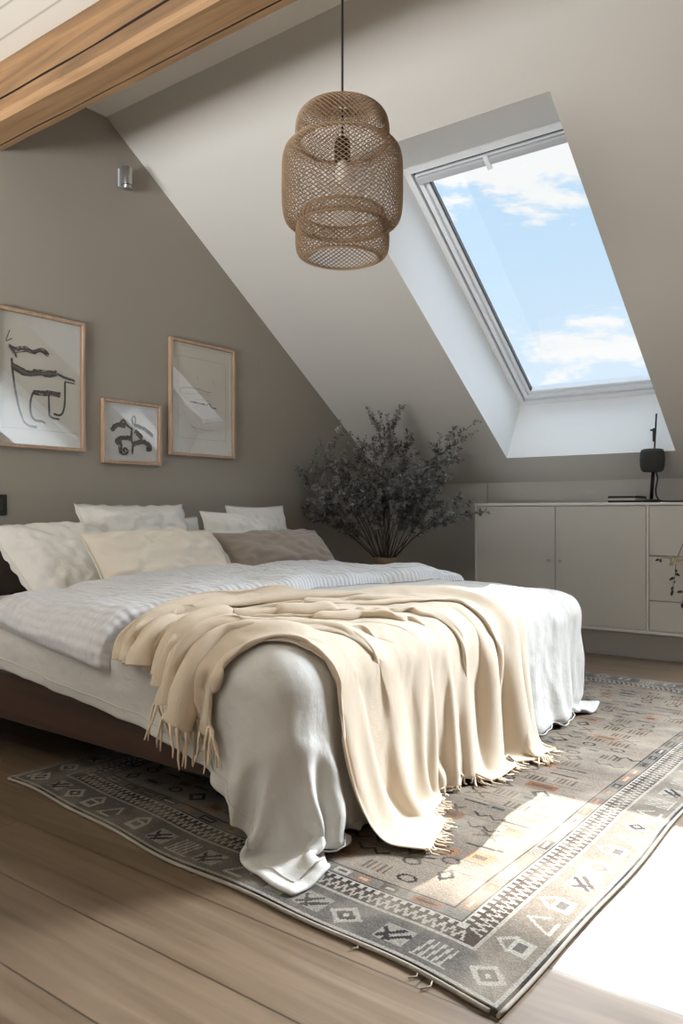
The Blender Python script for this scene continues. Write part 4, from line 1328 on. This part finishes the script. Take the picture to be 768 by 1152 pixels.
def make_dry_plant():
    cx, cy, zr = -2.676, 4.0, .525
    root = thing('dried_eucalyptus', 'bushy dark dried eucalyptus in a tan floor vase behind the bed', 'plant', (cx, cy, 0))
    bm = bmesh.new()
    lathe(bm, [(0, .0), (.085, .0), (.095, .01), (.125, .12), (.13, .22), (.115, .34), (.075, .43), (.062, .47), (.064, .50), (.072, .522), (.070, .526), (.060, .52), (.054, .48), (.06, .44), (.10, .33), (.0, .30)], cx, cy, 36)
    obj_from_bm('vase', bm, M_VASE, root)
    r = random.Random(12)
    stems = bmesh.new(); leaves = bmesh.new()
    camu = Vector((math.cos(YAW), math.sin(YAW), 0)); camf = Vector((-math.sin(YAW), math.cos(YAW), 0))
    def clampp(q):
        q.x = max(q.x, XG + .05); q.y = min(q.y, YK - .08)
        lim = slope_z(q.y) - .05
        if q.z > lim:
            q.z = lim
        if q.y > 4.33 and q.x > -2.34: q.x = -2.34
        return q
    def branch(p, d, L, depth, nseg=10, droop=.0, leafy=.25, lsize=.03):
        pts = [p.copy()]; q = p.copy(); d = d.normalized()
        for i in range(nseg):
            d = (d + Vector((r.uniform(-.12, .12), r.uniform(-.12, .12), r.uniform(-.10, .10) - droop))).normalized()
            q = clampp(q + d * L / nseg); pts.append(q.copy())
        r0 = .0042 if depth == 0 else .0018
        tube(stems, pts, [r0 * (1 - .7 * i / nseg) for i in range(nseg + 1)], 5)
        for i in range(nseg):
            t = (i + .5) / nseg
            if t < leafy: continue
            a = pts[i]; b = pts[i + 1]; dd = (b - a)
            if dd.length < 1e-5: continue
            dd.normalize()
            for k in range(2):
                base = a.lerp(b, (k + r.random()) / 2)
                for sgn in (1, -1):
                    side = dd.cross(Vector((r.uniform(-1, 1), r.uniform(-1, 1), r.uniform(-1, 1)))).normalized()
                    ld = (dd * r.uniform(.2, .8) + side * sgn).normalized()
                    s = lsize * r.uniform(.7, 1.25) * (1 - .35 * t)
                    leaf(leaves, base, ld, Vector((r.uniform(-1, 1), r.uniform(-1, 1), 1)), s, s * .55)
            if depth == 0 and t > .30 and r.random() < .8:
                for _ in range(r.choice((1, 2, 2))):
                    side = dd.cross(Vector((r.uniform(-1, 1), r.uniform(-1, 1), r.uniform(-1, 1)))).normalized()
                    branch(b, (dd * .8 + side * r.uniform(.5, 1.0)), L * r.uniform(.16, .30), 1, 6, droop * .6, .05, lsize)
    base = Vector((cx, cy, .50))
    # main stems given by where their tips stand: (sideways, height, depth)
    tips = [(-.50, .84, .05), (-.46, 1.10, .0), (-.38, 1.14, .1), (-.47, .74, -.05), (-.33, .95, .2), (-.25, 1.20, .1), (-.13, 1.28, .0), (-.17, 1.05, -.1), (-.30, .78, -.12),
            (.04, 1.10, .05), (.08, 1.33, .0), (.17, 1.16, .15), (.25, 1.12, -.05), (.43, 1.18, -.1), (.36, .98, .05), (.54, .97, -.12), (.46, .76, -.12), (.30, .82, -.1), (.15, .90, -.18), (-.02, .90, -.2),
            (-.4, .92, -.1), (.40, .88, -.2), (.02, 1.2, .1), (-.3, 1.05, 0), (.24, 1.0, .1), (-.08, 1.14, .15), (.1, 1.0, 0), (-.2, .88, .05), (.2, .8, .05)]
    for (a, z, dp) in tips:
        tip = base + camu * a + camf * dp; tip.z = z
        st = base + camu * a * .08; dv = tip - st
        up_ = Vector((0, 0, 1))
        branch(st, dv.normalized() * .85 + up_ * .25, dv.length * 1.02, 0, 14, .016, .45, .032)
    obj_from_bm('stems', stems, M_STEMD, root); obj_from_bm('foliage', leaves, M_LEAFD, root, recalc=False)
make_dry_plant()

def make_trailing():
    cx, cy = -.93, 4.60
    root = thing('trailing_plant', 'trailing pot plant on the sideboard with sprigs hanging over the drawers', 'plant', (cx, cy, ZS))
    bm = bmesh.new()
    lathe(bm, [(0, ZS), (.052, ZS), (.060, ZS + .01), (.072, ZS + .09), (.074, ZS + .115), (.070, ZS + .118), (.066, ZS + .105), (.0, ZS + .10)], cx, cy, 32)
    obj_from_bm('pot', bm, M_POT, root)
    bm = bmesh.new(); lathe(bm, [(0, ZS + .108), (.03, ZS + .109), (.066, ZS + .106)], cx, cy, 24); obj_from_bm('soil', bm, M_SOIL, root)
    r = random.Random(5); st = bmesh.new(); lv = bmesh.new(); bd = bmesh.new()
    def vine(pts, lsz, from_t=.3, every=2, rad=.0024):
        pp = [Vector(p) for p in smooth_path(pts, 8)]
        tube(st, pp, [rad * (1 - .5 * i / len(pp)) for i in range(len(pp))], 5)
        for i in range(int(len(pp) * from_t), len(pp) - 1, every):
            d = (pp[i + 1] - pp[i]).normalized(); s = Vector((r.uniform(-1, 1), -.5, r.uniform(-.7, .3))).normalized()
            leaf(lv, pp[i], (d * .4 + s), Vector((0, -1, .4)), lsz * r.uniform(.8, 1.2), lsz * .55)
        leaf(lv, pp[-1], (pp[-1] - pp[-2]), Vector((0, -1, .3)), lsz, lsz * .55)
    o = (cx, cy - .02, ZS + .11)
    yf = 4.385
    vine([o, (cx - .02, 4.46, 1.02), (cx - .02, 4.37, .93), (-1.00, 4.34, .80), (-1.045, 4.345, .66), (-1.085, 4.35, .55), (-1.095, 4.355, .47), (-1.11, 4.36, .385)], .028, .80, 2)
    vine([o, (cx + .01, 4.45, 1.0), (cx, 4.35, .90), (-.96, 4.33, .74), (-1.02, 4.335, .58), (-1.045, 4.34, .46), (-1.055, 4.345, .33)], .032, .55, 3)
    vine([o, (cx + .05, 4.44, .99), (cx + .08, 4.34, .88), (cx + .06, 4.33, .70), (cx + .07, 4.34, .55)], .032, .4, 3)
    vine([o, (cx - .03, 4.46, 1.0), (cx - .03, 4.36, .80), (-1.00, 4.33, .60), (-1.05, 4.325, .553), (-1.135, 4.33, .560), (-1.165, 4.33, .552)], .026, .96, 3)
    for (x, z) in ((-1.085, .556), (-1.07, .54), (-1.10, .535)):
        for k in range(5):
            d = Vector((r.uniform(-1, 1), -.4, r.uniform(-1, 1))); leaf(bd, Vector((x, 4.325, z)), d, Vector((0, -1, 0)), .022, .016)
    vine([o, (cx + .02, cy - .05, 1.08), (cx + .05, cy - .09, 1.14)], .035, .3, 3); vine([o, (cx, cy + .03, 1.06), (cx + .02, cy - .02, 1.12)], .035, .3, 3)
    obj_from_bm('stems', st, M_BLACK, root); obj_from_bm('leaves', lv, M_LEAFG, root, recalc=False); obj_from_bm('blossom', bd, M_BUD, root, recalc=False)
make_trailing()

# --------------------------------------------------------------------------
# daylight and fill lamps
# --------------------------------------------------------------------------
w = bpy.data.worlds.new('sky'); scene.world = w; w.use_nodes = True
nt = w.node_tree; L = nt.links.new
for n in list(nt.nodes): nt.nodes.remove(n)
out = nt.nodes.new('ShaderNodeOutputWorld'); bg = nt.nodes.new('ShaderNodeBackground'); L(bg.outputs[0], out.inputs['Surface'])
tc = nt.nodes.new('ShaderNodeTexCoord')
sepx = nt.nodes.new('ShaderNodeSeparateXYZ'); L(tc.outputs['Generated'], sepx.inputs[0])
gr = nt.nodes.new('ShaderNodeValToRGB'); g_ = gr.color_ramp
g_.elements[0].position = 0.0; g_.elements[0].color = srgb(236, 245, 252)
g_.elements[1].position = 0.75; g_.elements[1].color = srgb(172, 212, 246)
e = g_.elements.new(.32); e.color = srgb(204, 231, 252)
L(sepx.outputs['Z'], gr.inputs['Fac'])
mp = nt.nodes.new('ShaderNodeMapping'); mp.inputs['Scale'].default_value = (4.2, 4.2, 10.5); mp.inputs['Location'].default_value = (1.3, 2.1, 0.35)
L(tc.outputs['Generated'], mp.inputs['Vector'])
cn = nt.nodes.new('ShaderNodeTexNoise'); cn.inputs['Scale'].default_value = 1.0; cn.inputs['Detail'].default_value = 9; cn.inputs['Roughness'].default_value = .62; cn.inputs['Distortion'].default_value = .25
L(mp.outputs[0], cn.inputs['Vector'])
cl = nt.nodes.new('ShaderNodeValToRGB'); cl.color_ramp.elements[0].position = .53; cl.color_ramp.elements[0].color = (0, 0, 0, 1)
cl.color_ramp.elements[1].position = .585; cl.color_ramp.elements[1].color = (1, 1, 1, 1)
bandr = nt.nodes.new('ShaderNodeValToRGB'); br_ = bandr.color_ramp      # more cloud in some belts of the sky than in others
br_.elements[0].position = .05; br_.elements[0].color = (.56, .56, .56, 1)
br_.elements[1].position = .60; br_.elements[1].color = (.50, .50, .50, 1)
for ps_, cv_ in ((.17, .53), (.22, .545), (.255, .46), (.32, .42), (.355, .58), (.395, .60), (.43, .50)):
    q_ = br_.elements.new(ps_); q_.color = (cv_, cv_, cv_, 1)
L(sepx.outputs['Z'], bandr.inputs['Fac'])
sb = nt.nodes.new('ShaderNodeMath'); sb.operation = 'ADD'; L(cn.outputs['Fac'], sb.inputs[0]); L(bandr.outputs['Color'], sb.inputs[1])
sb2 = nt.nodes.new('ShaderNodeMath'); sb2.operation = 'SUBTRACT'; sb2.inputs[1].default_value = .5; L(sb.outputs[0], sb2.inputs[0])
L(sb2.outputs[0], cl.inputs['Fac'])
mx = nt.nodes.new('ShaderNodeMix'); mx.data_type = 'RGBA'; mx.inputs[7].default_value = (1.0, .985, .96, 1)
L(cl.outputs['Color'], mx.inputs[0]); L(gr.outputs['Color'], mx.inputs[6]); L(mx.outputs[2], bg.inputs['Color'])
bg.inputs['Strength'].default_value = 1.0

def lamp(name, typ, loc, direction, energy, color=(1, 1, 1), **kw):
    d = bpy.data.lights.new(name, typ); o = bpy.data.objects.new(name, d); link(o)
    d.energy = energy; d.color = color
    for k, v_ in kw.items(): setattr(d, k, v_)
    o.location = loc
    o.rotation_euler = Vector(direction).to_track_quat('-Z', 'Y').to_euler()
    return o

# low sun: a tight parallel beam coming in through the lower part of the skylight
SUN = Vector((.58, -1.67, -1.0)).normalized()
ex = (Vector((1, 0, 0)) - SUN * SUN.x).normalized(); ey = SUN.cross(ex).normalized() * -1
tgt = Vector((-1.62, 4.72, 1.59))          # middle of the beam where it meets the window
hgt_lo, hgt_hi = 1.42, 1.795               # beam limits at the window plane
def beam():
    d = (WT - WB).normalized()
    p_lo = WB + d * ((hgt_lo - WB.z) / d.z); p_hi = WB + d * ((hgt_hi - WB.z) / d.z)
    c = (p_lo + p_hi) / 2; c.x = -1.62
    hh = abs((p_hi - p_lo).dot(ey))
    o = lamp('sunlight', 'AREA', c - SUN * 12, SUN, 1.0, (1.0, .95, .87), shape='RECTANGLE', size=1.5, size_y=hh, spread=math.radians(.45))
    zz = -SUN
    M3 = Matrix((ex, zz.cross(ex), zz)).transposed()
    o.rotation_euler = M3.to_euler()
    o.data.energy = 32.0 * 1.5 * hh
    return o
beam()
# open sky glow from above the roof (broad, soft)
lamp('sky_glow', 'SUN', (0, 8, 8), (-.05, -.75, -1.0), 5.0, (.86, .93, 1.0), angle=math.radians(100))
# daylight entering by the second skylight, plus an unseen fill lamp added behind the viewer
def sky_lamp(x, energy, spread_, aim=None):
    d = (WT - WB).normalized(); c = (WT + WB) / 2; n = Vector((0, d.z, -d.y)); n = n if n.z > 0 else -n
    lamp('skylight_lamp', 'AREA', (x, c.y + n.y * .25, c.z + n.z * .25), aim or -n, energy, (.86, .93, 1.0), shape='RECTANGLE', size=.9, size_y=1.6, spread=math.radians(spread_))
sky_lamp((S2[0] + S2[1]) / 2, 125, 125)
sky_lamp((S2[0] + S2[1]) / 2, 84, 66, (-.40, -3.0, -2.3))  # added narrow lamp, aimed to make a pool of light on the floor
lamp('window_fill', 'AREA', ((WX0 + WX1) / 2, YF - .35, 0.75), (-.22, .74, .68), 180, (1.0, .985, .965), shape='RECTANGLE', size=2.0, size_y=1.3, spread=math.radians(88))  # added fill, tilted upward to brighten the slope and upper walls

# --------------------------------------------------------------------------
# render look
# --------------------------------------------------------------------------
scene.view_settings.view_transform = 'Standard'
scene.view_settings.look = 'None'
scene.view_settings.exposure = 0.1
scene.cycles.use_denoising = True
scene.cycles.use_light_tree = False
scene.cycles.max_bounces = 8
scene.cycles.diffuse_bounces = 5
scene.cycles.transparent_max_bounces = 12
scene.cycles.caustics_reflective = False
scene.cycles.caustics_refractive = False
scene.cycles.sample_clamp_indirect = 6.0
